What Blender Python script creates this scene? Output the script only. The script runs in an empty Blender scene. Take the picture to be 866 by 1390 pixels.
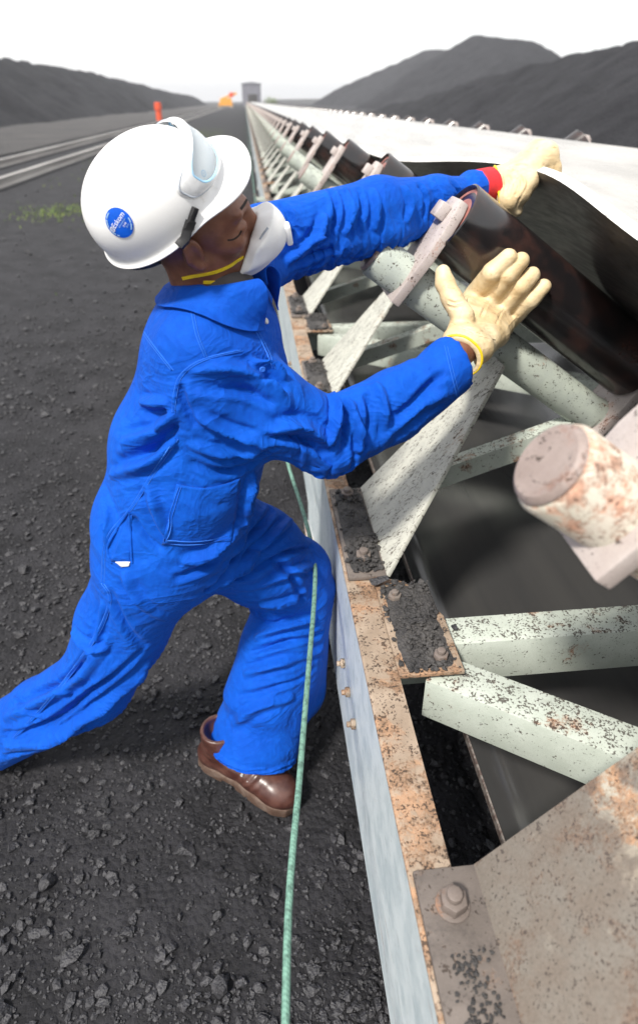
import bpy, bmesh, math, random
import numpy as np
from mathutils import Vector, Matrix
from mathutils.bvhtree import BVHTree
rng = np.random.default_rng(7); random.seed(7)
SC = bpy.context.scene
COL = SC.collection

# ------------------------------------------------------------------ camera, sky, sun, exposure
CAMPOS = Vector((0, 0, 1.8)); PITCH = math.radians(30.613); YAW = math.radians(5.725)
FWD = Vector((math.sin(YAW)*math.cos(PITCH), math.cos(YAW)*math.cos(PITCH), -math.sin(PITCH)))
RGT = Vector((math.cos(YAW), -math.sin(YAW), 0)); UPV = RGT.cross(FWD)
cam = bpy.data.cameras.new('camera'); camo = bpy.data.objects.new('camera', cam); COL.objects.link(camo)
camo.matrix_world = Matrix(((RGT.x, UPV.x, -FWD.x, 0), (RGT.y, UPV.y, -FWD.y, 0), (RGT.z, UPV.z, -FWD.z, 1.8), (0, 0, 0, 1)))
cam.sensor_width = 36; cam.lens = 36*867/1390; cam.shift_y = -45/1390
cam.clip_start = .05; cam.clip_end = 6000
cam.dof.use_dof = True; cam.dof.focus_distance = 1.38; cam.dof.aperture_fstop = 2.7
SC.camera = camo
SUN_EL, SUN_AZ = 52, 220           # azimuth clockwise from +Y: behind the camera, a little to the left
w = bpy.data.worlds.new('World'); SC.world = w; w.use_nodes = True
wn = w.node_tree; bg = wn.nodes['Background']
sky = wn.nodes.new('ShaderNodeTexSky'); sky.sky_type = 'NISHITA'; sky.sun_disc = False
sky.sun_elevation = math.radians(SUN_EL); sky.sun_rotation = math.radians(SUN_AZ)
sky.air_density = 1.0; sky.dust_density = 1.0; sky.ozone_density = 1.0
cl = wn.nodes.new('ShaderNodeMix'); cl.data_type = 'RGBA'; cl.inputs[0].default_value = .85; cl.inputs[7].default_value = (7.6, 7.55, 7.5, 1)   # even white cloud cover
wn.links.new(sky.outputs[0], cl.inputs[6]); wn.links.new(cl.outputs[2], bg.inputs[0]); bg.inputs[1].default_value = .12
sl = bpy.data.lights.new('sun', 'SUN'); sl.energy = 4.0; sl.angle = math.radians(7); sl.color = (1, .95, .87)
so = bpy.data.objects.new('sun', sl); COL.objects.link(so)
el, az = math.radians(SUN_EL), math.radians(SUN_AZ)
sdir = Vector((math.sin(az)*math.cos(el), math.cos(az)*math.cos(el), math.sin(el)))
so.rotation_euler = sdir.to_track_quat('Z', 'Y').to_euler(); so.location = (0, 0, 30)
SC.view_settings.view_transform = 'Standard'; SC.view_settings.look = 'None'
SC.view_settings.gamma = 1; SC.view_settings.use_curve_mapping = False
SC.view_settings.exposure = .58
SC.cycles.use_denoising = True; SC.cycles.max_bounces = 6

# ------------------------------------------------------------------ object helpers
def tag(o, label=None, cat=None, group=None, kind=None):
    if label: o['label'] = label
    if cat: o['category'] = cat
    if group: o['group'] = group
    if kind: o['kind'] = kind
    return o
def empty(name, loc=(0, 0, 0), rz=0):
    o = bpy.data.objects.new(name, None); COL.objects.link(o); o.location = loc; o.rotation_euler = (0, 0, rz)
    o.empty_display_size = .1
    return o
def link(name, me, parent=None, m=None):
    o = bpy.data.objects.new(name, me); COL.objects.link(o)
    if m and not me.materials: me.materials.append(m)
    if parent: o.parent = parent
    return o
def copy_tree(o, parent=None):
    c = o.copy(); COL.objects.link(c); c.parent = parent
    for ch in o.children: copy_tree(ch, c)
    return c
def mesh_np(name, v, f, smooth=True):
    """v (n,3), f (m,k) with constant k"""
    v = np.asarray(v, np.float32); f = np.asarray(f, np.int32)
    me = bpy.data.meshes.new(name); k = f.shape[1]
    me.vertices.add(len(v)); me.vertices.foreach_set('co', v.ravel())
    me.loops.add(f.size); me.loops.foreach_set('vertex_index', f.ravel())
    me.polygons.add(len(f)); me.polygons.foreach_set('loop_start', np.arange(0, f.size, k, dtype=np.int32))
    me.polygons.foreach_set('use_smooth', np.full(len(f), smooth))
    me.update(calc_edges=True); me.validate()
    return me
class MB:
    def __init__(s): s.v = []; s.f = []
    def add(s, v, f):
        n = len(s.v); s.v += [tuple(p) for p in v]; s.f += [tuple(i+n for i in q) for q in f]; return s
    def box(s, c, size, R=None):
        c = Vector(c); h = Vector(size)/2; v = []
        for z in (-1, 1):
            for x, y in ((-1, -1), (1, -1), (1, 1), (-1, 1)):
                p = Vector((x*h.x, y*h.y, z*h.z)); v.append(c+(R @ p if R else p))
        return s.add(v, [(3, 2, 1, 0), (4, 5, 6, 7), (0, 1, 5, 4), (1, 2, 6, 5), (2, 3, 7, 6), (3, 0, 4, 7)])
    def prism(s, poly, vec):
        n = len(poly); vec = Vector(vec); P = [Vector(p) for p in poly]
        nn = Vector((0, 0, 0))
        for i in range(n): nn += P[i].cross(P[(i+1) % n])
        if nn.dot(vec) < 0: P.reverse()
        v = P+[p+vec for p in P]
        return s.add(v, [tuple(range(n-1, -1, -1)), tuple(range(n, 2*n))]+[(i, (i+1) % n, n+(i+1) % n, n+i) for i in range(n)])
    def tube(s, path, r, seg=10, caps=True):
        P = [Vector(p) for p in path]; n = len(P); rr = r if isinstance(r, (list, tuple)) else [r]*n
        t0 = (P[1]-P[0]).normalized(); a = t0.orthogonal().normalized(); v = []
        for i in range(n):
            t = ((P[min(i+1, n-1)]-P[i]).normalized()+(P[i]-P[max(i-1, 0)]).normalized()).normalized()
            a = (a-t*a.dot(t)).normalized(); b = t.cross(a)
            for k in range(seg):
                q = 2*math.pi*k/seg; v.append(P[i]+(a*math.cos(q)+b*math.sin(q))*rr[i])
        f = [(i*seg+k, i*seg+(k+1) % seg, (i+1)*seg+(k+1) % seg, (i+1)*seg+k) for i in range(n-1) for k in range(seg)]
        if caps: f += [tuple(range(seg-1, -1, -1)), tuple(range((n-1)*seg, n*seg))]
        return s.add(v, f)
    def lathe(s, prof, o, d, seg=32):
        """prof: list of (along, radius)"""
        o = Vector(o); d = Vector(d).normalized(); a = d.orthogonal().normalized(); b = d.cross(a); v = []; n = len(prof)
        for l, r in prof:
            for k in range(seg):
                q = 2*math.pi*k/seg; v.append(o+d*l+(a*math.cos(q)+b*math.sin(q))*r)
        f = [(i*seg+k, i*seg+(k+1) % seg, (i+1)*seg+(k+1) % seg, (i+1)*seg+k) for i in range(n-1) for k in range(seg)]
        f += [tuple(range(seg-1, -1, -1)), tuple(range((n-1)*seg, n*seg))]
        return s.add(v, f)
    def build(s, name, m, parent=None, bevel=0, angle=35, flat=False):
        me = bpy.data.meshes.new(name); me.from_pydata(s.v, [], s.f); me.update()
        bm = bmesh.new(); bm.from_mesh(me); bmesh.ops.recalc_face_normals(bm, faces=bm.faces)
        if bevel:
            ed = [e for e in bm.edges if len(e.link_faces) == 2 and e.calc_face_angle(0) > .5]
            bmesh.ops.bevel(bm, geom=ed, offset=bevel, segments=2, affect='EDGES', profile=.5)
        bm.to_mesh(me); bm.free()
        if not flat:
            me.polygons.foreach_set('use_smooth', np.ones(len(me.polygons), bool)); me.set_sharp_from_angle(angle=math.radians(angle))
        return link(name, me, parent, m)

# ------------------------------------------------------------------ materials
class NT:
    def __init__(s, name):
        s.m = bpy.data.materials.new(name); s.m.use_nodes = True; s.t = s.m.node_tree; s.b = s.t.nodes['Principled BSDF']
        s.tc = s.t.nodes.new('ShaderNodeTexCoord').outputs['Object']
    def n(s, t, **k):
        o = s.t.nodes.new('ShaderNode'+t)
        for a, b in k.items(): setattr(o, a, b)
        return o
    def L(s, a, b): s.t.links.new(a, b)
    def setv(s, sock, v):
        if hasattr(v, 'is_output') or isinstance(v, bpy.types.NodeSocket): s.L(v, sock)
        else: sock.default_value = v
    def mapped(s, scale=(1, 1, 1), rot=(0, 0, 0), vec=None):
        o = s.n('Mapping'); s.L(vec or s.tc, o.inputs[0]); o.inputs['Scale'].default_value = scale; o.inputs['Rotation'].default_value = rot; return o.outputs[0]
    def noise(s, scale, det=4, rough=.55, vec=None, dist=0):
        o = s.n('TexNoise'); s.L(vec or s.tc, o.inputs['Vector']); o.inputs['Scale'].default_value = scale
        o.inputs['Detail'].default_value = det; o.inputs['Roughness'].default_value = rough; o.inputs['Distortion'].default_value = dist
        return o.outputs['Fac']
    def voro(s, scale, vec=None, feat='F1', out='Distance'):
        o = s.n('TexVoronoi', feature=feat); s.L(vec or s.tc, o.inputs['Vector']); o.inputs['Scale'].default_value = scale; return o.outputs[out]
    def ramp(s, fac, a, b, va=0., vb=1.):
        o = s.n('MapRange', interpolation_type='SMOOTHSTEP'); s.L(fac, o.inputs[0])
        o.inputs[1].default_value = a; o.inputs[2].default_value = b; o.inputs[3].default_value = va; o.inputs[4].default_value = vb
        return o.outputs[0]
    def math(s, op, a, b=0.):
        o = s.n('Math', operation=op); s.setv(o.inputs[0], a); s.setv(o.inputs[1], b); return o.outputs[0]
    def mix(s, fac, a, b):
        o = s.n('Mix', data_type='RGBA'); s.setv(o.inputs[0], fac)
        s.setv(o.inputs[6], a if hasattr(a, 'is_output') else (*a, 1)); s.setv(o.inputs[7], b if hasattr(b, 'is_output') else (*b, 1)); return o.outputs[2]
    def bump(s, h, strength=.3, dist=.01, prev=None):
        o = s.n('Bump'); s.L(h, o.inputs['Height']); o.inputs['Strength'].default_value = strength; o.inputs['Distance'].default_value = dist
        if prev: s.L(prev, o.inputs['Normal'])
        return o.outputs[0]
    def out(s, col=None, rough=None, normal=None, spec=None, metal=None, **k):
        if col is not None: s.setv(s.b.inputs['Base Color'], col if hasattr(col, 'is_output') else (*col, 1))
        if rough is not None: s.setv(s.b.inputs['Roughness'], rough)
        if normal is not None: s.L(normal, s.b.inputs['Normal'])
        if spec is not None: s.setv(s.b.inputs['Specular IOR Level'], spec)
        if metal is not None: s.setv(s.b.inputs['Metallic'], metal)
        for a, b in k.items(): s.setv(s.b.inputs[a.replace('_', ' ')], b)
        return s.m
M = {}
def paint(name, base, rust=.35, speck=.5, dirt=.3, rustcol=(.23, .1, .05), gloss=.5, streak=(1, 1, 1), alt=None, top=.0, low=None):
    """weathered painted steel: rust patches, paint chips, coal grime; 'top' = extra chips and grime settled on upward faces, 'low' = height range over which dust has gathered"""
    t = NT(name); v = t.mapped(streak)
    big = t.noise(7, 6, .62, v, .4); med = t.noise(38, 5, .7, v); fine = t.noise(190, 4, .6, v); vf = t.noise(520, 3, .6, v)
    c = t.mix(t.ramp(t.noise(16, 5, .6), .35, .7), base, alt or tuple(x*.8 for x in base))
    c = t.mix(t.ramp(vf, .45, .75, 0, .35), c, tuple(x*.55 for x in base))
    up = None
    if top:
        g = t.n('NewGeometry'); sx = t.n('SeparateXYZ'); t.L(g.outputs['Normal'], sx.inputs[0]); up = t.math('MULTIPLY', t.ramp(sx.outputs[2], .55, .9), top)
    def thr(x, a, w_):                                     # threshold lowered on upward faces
        if up is not None: x = t.math('ADD', x, t.math('MULTIPLY', up, .10))
        return t.ramp(x, a, a+w_)
    r1 = thr(t.math('ADD', t.math('MULTIPLY', big, .55), t.math('ADD', t.math('MULTIPLY', med, .30), t.math('MULTIPLY', fine, .15))), .63-.26*rust, .08)
    rc = t.mix(t.ramp(fine, .35, .65), rustcol, tuple(x*.40 for x in rustcol)); rc = t.mix(t.ramp(t.noise(23, 5, .7), .4, .65), rc, tuple(min(1, x*1.7) for x in rustcol))
    c = t.mix(t.math('MULTIPLY', r1, .85), c, rc)
    sp = thr(t.math('ADD', t.math('MULTIPLY', med, .45), t.math('MULTIPLY', fine, .55)), .65-.18*speck, .035)
    c = t.mix(t.math('MULTIPLY', sp, .85), c, (.045, .033, .027))
    dn = t.noise(11, 7, .65, None, .8)
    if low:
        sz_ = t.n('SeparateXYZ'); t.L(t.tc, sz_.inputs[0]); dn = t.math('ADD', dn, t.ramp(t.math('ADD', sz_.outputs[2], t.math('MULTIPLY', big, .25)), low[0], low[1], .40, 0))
    d = thr(dn, .72-.32*dirt, .23)
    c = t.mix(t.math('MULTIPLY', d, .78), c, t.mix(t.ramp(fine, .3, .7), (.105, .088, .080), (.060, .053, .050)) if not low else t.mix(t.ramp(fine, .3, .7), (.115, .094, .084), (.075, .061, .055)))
    h = t.math('SUBTRACT', t.math('MULTIPLY', fine, .35), t.math('MULTIPLY', t.math('MAXIMUM', r1, sp), .5))
    ro = t.math('ADD', t.math('MULTIPLY', t.math('MAXIMUM', r1, t.math('MAXIMUM', sp, d)), .35), gloss)
    M[name] = t.out(c, ro, t.bump(h, .5, .003), .35); return M[name]
paint('paint_green', (.42, .46, .405), .22, .42, .24, alt=(.48, .52, .465), top=.5)
paint('paint_pipe', (.40, .44, .385), .20, .46, .26, alt=(.34, .375, .34), top=.3)
paint('paint_plate', (.49, .49, .435), .27, .60, .28, (.22, .14, .09), alt=(.40, .40, .36), streak=(.6, 1.5, .6))
paint('paint_web', (.60, .66, .68), .16, .30, .36, gloss=.42, streak=(1, .25, 4), alt=(.43, .50, .53))
paint('rust_flange', (.28, .215, .16), .64, .60, .34, (.25, .145, .085), alt=(.38, .30, .23))
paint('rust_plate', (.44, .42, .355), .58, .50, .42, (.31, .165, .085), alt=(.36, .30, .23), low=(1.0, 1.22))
paint('dusty_plate', (.17, .145, .13), .3, .45, .75, (.26, .17, .12))
paint('pink_primer', (.24, .19, .172), .34, .50, .40, (.22, .11, .075), alt=(.30, .245, .225))
paint('rust_pipe', (.52, .49, .41), .50, .35, .30, (.34, .17, .11), alt=(.55, .50, .43))
paint('bracket_steel', (.40, .345, .325), .30, .42, .34, (.26, .13, .09), alt=(.47, .42, .40))
paint('dull_bolt', (.17, .14, .125), .5, .3, .4, (.2, .11, .07))
paint('far_steel', (.46, .43, .40), .45, .4, .3, (.30, .16, .11))
def coal(name, lo, hi, scale=1., rough=.62, bumpd=.02, spec=.4):
    t = NT(name)
    a = t.noise(3*scale, 8, .7); b = t.noise(40*scale, 6, .7); v = t.voro(60*scale)
    c = t.mix(t.ramp(t.math('ADD', t.math('MULTIPLY', a, .6), t.math('MULTIPLY', b, .4)), .35, .65), lo, hi)
    h = t.math('ADD', b, t.math('MULTIPLY', v, -.6))
    M[name] = t.out(c, t.ramp(b, .3, .7, rough-.12, rough+.15), t.bump(h, .9, bumpd/scale), spec); return M[name]
coal('coal_ground', (.006, .006, .0075), (.029, .0285, .033), 1.0, .75, .012, .3)
coal('coal_lump', (.009, .009, .0115), (.058, .057, .063), 3, .45, .012, .5)
coal('coal_spill', (.022, .022, .024), (.085, .080, .078), 2.5, .7, .012, .4)
coal('coal_pile', (.011, .011, .015), (.038, .038, .045), .12, .8, .05, .25)
coal('yard_dirt', (.09, .088, .09), (.14, .135, .135), .1, .85, .05, .2)
def belt_mats():
    t = NT('belt_top'); v = t.mapped((1, .08, 1))
    a = t.noise(9, 6, .6, v); b = t.noise(60, 5, .6, v)
    c = t.mix(t.ramp(a, .3, .7), (.30, .295, .285), (.42, .41, .395))  # pale base colour stands in for bright sky sheen on the black rubber
    M['belt_top'] = t.out(c, t.ramp(b, .3, .7, .22, .36), t.bump(b, .12, .004), .6)
    t = NT('belt_under'); v = t.mapped((1, .1, 1)); a = t.noise(12, 6, .65, v); b = t.noise(90, 4, .6, v)
    c = t.mix(t.ramp(a, .35, .7), (.016, .015, .015), (.055, .047, .042))
    M['belt_under'] = t.out(c, t.ramp(b, .3, .7, .36, .52), t.bump(b, .12, .002), .5)
    t = NT('belt_edge'); a = t.noise(40, 5, .65)
    M['belt_edge'] = t.out(t.mix(t.ramp(a, .52, .72), (.72, .71, .69), (.30, .29, .27)), .5, t.bump(a, .4, .004), .5)
    t = NT('belt_return'); v = t.mapped((1, .05, 1)); a = t.noise(5, 6, .6, v); b = t.noise(80, 4, .6, t.mapped((1, .03, 1)))
    c = t.mix(t.ramp(a, .3, .75), (.034, .034, .035), (.050, .049, .048))
    M['belt_return'] = t.out(c, t.ramp(b, .3, .75, .15, .21), t.bump(b, .025, .003), .7)
    t = NT('roller_shell'); v = t.mapped((1, 1, 1)); a = t.noise(9, 5, .6); b = t.noise(140, 3, .6)
    c = t.mix(t.ramp(a, .42, .68), (.011, .010, .011), (.045, .021, .017))
    M['roller_shell'] = t.out(c, t.ramp(a, .3, .7, .13, .26), t.bump(b, .05, .001), .8)
    t = NT('roller_end'); a = t.noise(30, 5, .6)
    M['roller_end'] = t.out(t.mix(t.ramp(a, .35, .65), (.36, .15, .13), (.22, .09, .08)), .55, t.bump(a, .2, .002), .4)
    t = NT('shaft_steel'); a = t.noise(60, 4, .6)
    M['shaft_steel'] = t.out(t.mix(t.ramp(a, .4, .6), (.30, .27, .25), (.14, .10, .09)), .5, t.bump(a, .2, .002), .5, .3)
belt_mats()

# ------------------------------------------------------------------ noise on arrays
def vnoise(x, y, seed=0):
    xi = np.floor(x).astype(np.int64); yi = np.floor(y).astype(np.int64); fx = x-xi; fy = y-yi
    fx = fx*fx*(3-2*fx); fy = fy*fy*(3-2*fy)
    def h(a, b):
        n = (a*374761393+b*668265263+seed*1442695041) & 0xffffffff
        n = ((n ^ (n >> 13))*1274126177) & 0xffffffff
        return ((n ^ (n >> 16)) & 0xffff)/65535.
    return (h(xi, yi)*(1-fx)+h(xi+1, yi)*fx)*(1-fy)+(h(xi, yi+1)*(1-fx)+h(xi+1, yi+1)*fx)*fy
def fbm(x, y, oct=4, seed=0):
    s = np.zeros_like(x, dtype=float); a = .5
    for k in range(oct): s += a*(vnoise(x*2**k, y*2**k, seed+k)-.5); a *= .5
    return s
def grid_mesh(name, X, Y, Z, smooth=True):
    ny, nx = X.shape; idx = np.arange(nx*ny).reshape(ny, nx)
    f = np.stack([idx[:-1, :-1], idx[:-1, 1:], idx[1:, 1:], idx[1:, :-1]], -1).reshape(-1, 4)
    return mesh_np(name, np.stack([X, Y, Z], -1).reshape(-1, 3), f, smooth)

# ------------------------------------------------------------------ ground
def gh(x, y):
    """height of the coal-dust ground near the conveyor"""
    near = np.clip(1-np.hypot(x+.3, y-2)/9, 0, 1)
    z = fbm(x*1.3, y*1.3, 3, 3)*.07+fbm(x*6, y*6, 3, 11)*.034+fbm(x*26, y*26, 3, 5)*.016
    return z*near-.004
xs = np.concatenate([-np.geomspace(1500, 2.4, 34), np.arange(-2.3, .9, .013), np.geomspace(.9, 1500, 40)])
ys = np.concatenate([-np.geomspace(400, .6, 14), np.arange(-.5, 3.3, .013), 3.3+np.geomspace(.02, 5, 90), np.geomspace(8.6, 2500, 45)])
XX, YY = np.meshgrid(xs, ys)
tag(link('ground', grid_mesh('ground', XX, YY, gh(XX, YY)), None, M['coal_ground']), kind='structure')
rx, ry = np.meshgrid(np.linspace(-21, -9.3, 20), np.geomspace(4, 900, 60))
tag(link('haul_road', grid_mesh('haul_road', rx+fbm(ry*.3, rx*0, 2)*1.2, ry, .03+fbm(rx, ry, 3)*.03), None, M['yard_dirt']), kind='structure')

# lumps: irregular stones with 20 faces
ICO = bmesh.new(); bmesh.ops.create_icosphere(ICO, subdivisions=1, radius=1)
IV = np.array([v.co for v in ICO.verts]); IF = np.array([[v.index for v in f.verts] for f in ICO.faces]); ICO.free()
ICO2 = bmesh.new(); bmesh.ops.create_icosphere(ICO2, subdivisions=2, radius=1)
IV2 = np.array([v.co for v in ICO2.verts]); IF2 = np.array([[v.index for v in f.verts] for f in ICO2.faces]); ICO2.free()
def lump_shape(r, V=IV):
    k = V.copy()
    for _ in range(11):                                  # chop by random planes: angular coal
        d = r.normal(size=3); d /= np.linalg.norm(d); c = r.uniform(.38, .75); t = k @ d; k -= np.outer(np.clip(t-c, 0, None), d)
    return k*r.uniform(.6, 1.25, 3)
SHAPES = [lump_shape(rng) for _ in range(40)]
def lumps(name, pts, size, m, parent=None, flat=True, squash=.7):
    n = len(pts); V = np.zeros((n, len(IV), 3), np.float32); a = rng.uniform(0, 6.28, n); b = rng.normal(0, .5, n)
    for i in range(n):
        s = SHAPES[rng.integers(40)]*size[i]; ca, sa = math.cos(a[i]), math.sin(a[i]); cb, sb = math.cos(b[i]), math.sin(b[i])
        x, y, z = s[:, 0], s[:, 1]*cb-s[:, 2]*sb, (s[:, 1]*sb+s[:, 2]*cb)*squash
        V[i, :, 0] = x*ca-y*sa; V[i, :, 1] = x*sa+y*ca; V[i, :, 2] = z
    V += np.asarray(pts)[:, None, :]
    F = (IF[None]+(np.arange(n)*len(IV))[:, None, None]).reshape(-1, 3)
    return link(name, mesh_np(name, V.reshape(-1, 3), F, not flat), parent, m)
n = 60000
u = rng.uniform(0, 1, n); gy = .55+6.2*u**1.75; gx = rng.uniform(-1, 1, n)*(.55+.62*gy)+.02-.05*gy
keep = (gx < .62) | (rng.uniform(0, 1, n) < .25); gx, gy = gx[keep], gy[keep]
clump = fbm(gx*2.2, gy*2.2, 3, 21); sel = rng.uniform(-.35, .25, len(gx)) < clump; gx, gy = gx[sel], gy[sel]
sz = np.clip(np.exp(rng.normal(-5.15, .58, len(gx))), .0022, .022)
n2 = 15000; fy = 4.+13*rng.uniform(0, 1, n2)**1.6; fx_ = rng.uniform(-1, 1, n2)*(.45+.60*fy)-.12*fy; k2 = (fx_ < .05) & (rng.uniform(-.3, .3, n2) < fbm(fx_*1.1, fy*1.1, 3, 29)); fx_, fy = fx_[k2], fy[k2]
n3 = 9000; my_ = 1.5+4.5*rng.uniform(0, 1, n3)**1.2; mx_ = -.15-rng.uniform(0, 1, n3)*(.5+.62*my_); k3 = rng.uniform(-.25, .30, n3) < fbm(mx_*1.7, my_*1.7, 3, 37); mx_, my_ = mx_[k3], my_[k3]
gx, gy = np.concatenate([gx, fx_, mx_]), np.concatenate([gy, fy, my_]); sz = np.concatenate([sz, np.clip(np.exp(rng.normal(-4.5, .5, len(fx_))), .006, .04), np.clip(np.exp(rng.normal(-4.75, .42, len(mx_))), .005, .024)])
tag(lumps('coal_gravel', np.stack([gx, gy, gh(gx, gy)+sz*.25], -1), sz, M['coal_lump']), 'loose small coal gravel strewn over the dusty ground', 'gravel', kind='stuff')
spots = [(-.62, .98, .022, 'coal lump on the ground below the rear trouser leg'), (-.27, 1.03, .027, 'large coal lump on the ground left of and below the brown boot'), (-.17, .86, .018, 'coal lump on the ground straight below the boot toe'),
         (-.52, .80, .025, 'coal lump on the ground near the lower left corner'), (-.03, .90, .017, 'coal lump on the ground just left of the green cord'), (-.90, 1.02, .022, 'coal lump at the left picture edge under the rear boot'),
         (-.42, 1.62, .022, 'coal lump on the ground between the worker\'s two legs'), (-.98, 1.95, .026, 'coal lump on the ground left of the worker\'s hip'), (-1.08, 2.35, .032, 'coal lump on the ground left of the worker\'s back'),
         (-1.25, 2.8, .03, 'coal lump on the ground left of the hard hat, near the edge'), (-.16, .70, .025, 'coal lump at the bottom edge left of the green cord'), (-.66, .70, .030, 'biggest coal lump in the lower left corner'),
         (.41, .82, .022, 'upper coal lump in the gap between stringer and return belt'), (.38, .93, .022, 'middle coal lump in the gap between stringer and return belt'), (.43, .72, .019, 'lower coal lump in the gap between stringer and return belt'), (-1.6, 3.5, .034, 'coal lump far left on the ground beyond the worker')]
for i, (x, y, s, lab) in enumerate(spots):
    k = lump_shape(rng, IV2)*s*1.25; k[:, 2] *= .8
    me = mesh_np('coal_lump', k, IF2, False); o = link('coal_lump', me, None, M['coal_lump'])
    o.location = (x, y, float(gh(np.array([x]), np.array([y]))[0])+s*.3); o.rotation_euler = (0, 0, rng.uniform(0, 6.3))
    tag(o, lab, 'coal lump', 'larger coal lumps on the ground')

# grass
def grass(c, rx_, ry_, n, h):
    p = np.stack([rng.normal(c[0], rx_, n), rng.normal(c[1], ry_, n), np.zeros(n)], -1); d = rng.normal(0, .45, (n, 3)); d[:, 2] = 1
    L = h*rng.uniform(.5, 1.2, n)[:, None]; wv = np.stack([np.cos(rng.uniform(0, 6, n)), np.sin(rng.uniform(0, 6, n)), np.zeros(n)], -1)*.008
    V = np.stack([p-wv, p+wv, p+d*L*.6+wv*.6, p+d*L*.6-wv*.6, p+d*L+rng.normal(0, .01, (n, 3))], 1)
    b = (np.arange(n)*5)[:, None]
    return V.reshape(-1, 3), np.concatenate([b+np.array([[0, 1, 2]]), b+np.array([[0, 2, 3]]), b+np.array([[3, 2, 4]])])
GV, GF, off = [], [], 0
for c, a, b, n, h in (((-3.6, 13.2), .35, .6, 420, .05), ((-3.55, 6.9), .22, .3, 420, .05), ((-3.3, 26.), .9, 5, 1200, .06), ((-3.2, 40), 1.2, 8, 1800, .07)):
    v, f = grass(c, a, b, n, h); GV.append(v); GF.append(f+off); off += len(v)
t = NT('grass_blade'); t.out(t.mix(t.ramp(t.noise(3), .35, .65), (.09, .16, .03), (.20, .25, .06)), .8); M['grass'] = t.m
tag(link('grass', mesh_np('grass', np.concatenate(GV), np.concatenate(GF), False), None, M['grass']), 'sparse low green grass growing beside the rail track', 'grass', kind='stuff')

# ------------------------------------------------------------------ coal stockpiles
def stockpile(name, segs, slope, box, step, seed, amp):
    x = np.arange(box[0], box[1], step); y = np.arange(box[2], box[3], step*1.6); X, Y = np.meshgrid(x, y); Z = np.full(X.shape, -9.)
    wx = X+fbm(X*.09, Y*.09, 4, seed)*7*amp; wy = Y+fbm(X*.09+40, Y*.09, 4, seed+9)*7*amp
    for a, b in segs:
        ax_, ay, az_ = a; bx_, by, bz_ = b; dx, dy = bx_-ax_, by-ay; q = np.clip(((wx-ax_)*dx+(wy-ay)*dy)/(dx*dx+dy*dy+1e-9), 0, 1)
        d = np.hypot(wx-ax_-q*dx, wy-ay-q*dy); zz = az_+(bz_-az_)*q-np.sqrt((d*slope)**2+.6**2)+.6
        Z = np.maximum(Z, zz)
    Z += fbm(X*.35, Y*.35, 4, seed+3)*1.1*amp+fbm(X*1.3, Y*1.3, 2, seed+4)*.9*amp
    return tag(link(name, grid_mesh(name, X, Y, np.maximum(Z, -1.)), None, M['coal_pile']), kind='structure')
stockpile('coal_stockpile', [((-30.5, 20, 6.6), (-30.5, 165, 6.6)), ((-30.5, 165, 6.6), (-27, 265, 4.6)), ((-27, 265, 4.6), (-25, 390, 3.4))], .62, (-45, -16, 5, 420), .7, 31, .75)
stockpile('coal_stockpile', [((21, -25, 4.6), (20.6, 44, 4.35)), ((20.6, 44, 4.35), (18.5, 68, 2.6)), ((18.5, 68, 2.6), (15.5, 105, -.2))], .60, (8, 40, -25, 125), .33, 51, .42)
stockpile('coal_stockpile', [((60, 196, 16.6), (65, 168, 13.4)), ((60, 196, 16.6), (57, 205, 13.5))], .56, (14, 115, 110, 245), .9, 71, .42)
stockpile('coal_stockpile', [((77, 317, 20.5), (70, 322, 17.8)), ((70, 322, 17.8), (45, 330, 8.)), ((77, 317, 20.5), (120, 300, 19))], .55, (5, 150, 270, 380), 1.4, 91, .5)
bank = MB().prism([(8, 700, -1), (260, 700, -1), (240, 700, 6), (30, 700, 3.)], (0, 60, 0)).build('far_bank', M['yard_dirt']); tag(bank, kind='structure')

# ------------------------------------------------------------------ stacker track, marker, machine, tower
t = NT('rail_steel'); a_ = t.noise(4, 5, .6, t.mapped((1, .05, 1)))
M['rail_steel'] = t.out(t.mix(t.ramp(a_, .35, .65), (.42, .40, .38), (.27, .25, .24)), .45, None, .5, .2)
t = NT('orange_paint'); M['orange'] = t.out(t.mix(t.ramp(t.noise(6), .4, .6), (.75, .10, .03), (.6, .07, .025)), .5)
t = NT('machine_yellow'); M['yellow_m'] = t.out(t.mix(t.ramp(t.noise(2), .4, .6), (.80, .38, .03), (.7, .27, .03)), .5)
t = NT('tower_cladding'); M['cladding'] = t.out(t.mix(t.ramp(t.noise(1.2, 4), .3, .7), (.13, .13, .16), (.19, .19, .22)), .6)
for x, s, lab in ((-7.75, .11, 'pale steel track rail farther from the conveyor'), (-5.95, .11, 'pale steel track rail nearer to the conveyor')):
    r = empty('track_rail', (x, 0, 0))
    prof = [(-.17, 0), (.17, 0), (.17, .05), (.04, .07), (.04, .16), (.075, .17), (.075, .21), (-.075, .21), (-.075, .17), (-.04, .16), (-.04, .07), (-.17, .05)]
    MB().prism([(a, 3, b) for a, b in prof], (0, 320, 0)).build('rail', M['rail_steel'], r)
    MB().prism([(-.26, 3, -.05), (.26, 3, -.05), (.26, 3, .02), (-.26, 3, .02)], (0, 320, 0)).build('concrete_plinth', M['coal_ground'], r)
    tag(r, lab, 'rail')
p = empty('marker_post', (-8.65, 75.4, .03))
MB().box((0, 0, .02), (.9, .7, .06)).build('base', M['yard_dirt'], p)
MB().lathe([(0, .30), (.9, .28), (.94, .36), (1.55, .34), (1.6, .28)], (0, 0, .05), (0, 0, 1), 20).build('drum', M['orange'], p)
tag(p, 'small orange marker drum standing beside the haul road', 'marker')
st = empty('stacker_machine', (-5.6, 205, 0))
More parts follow.
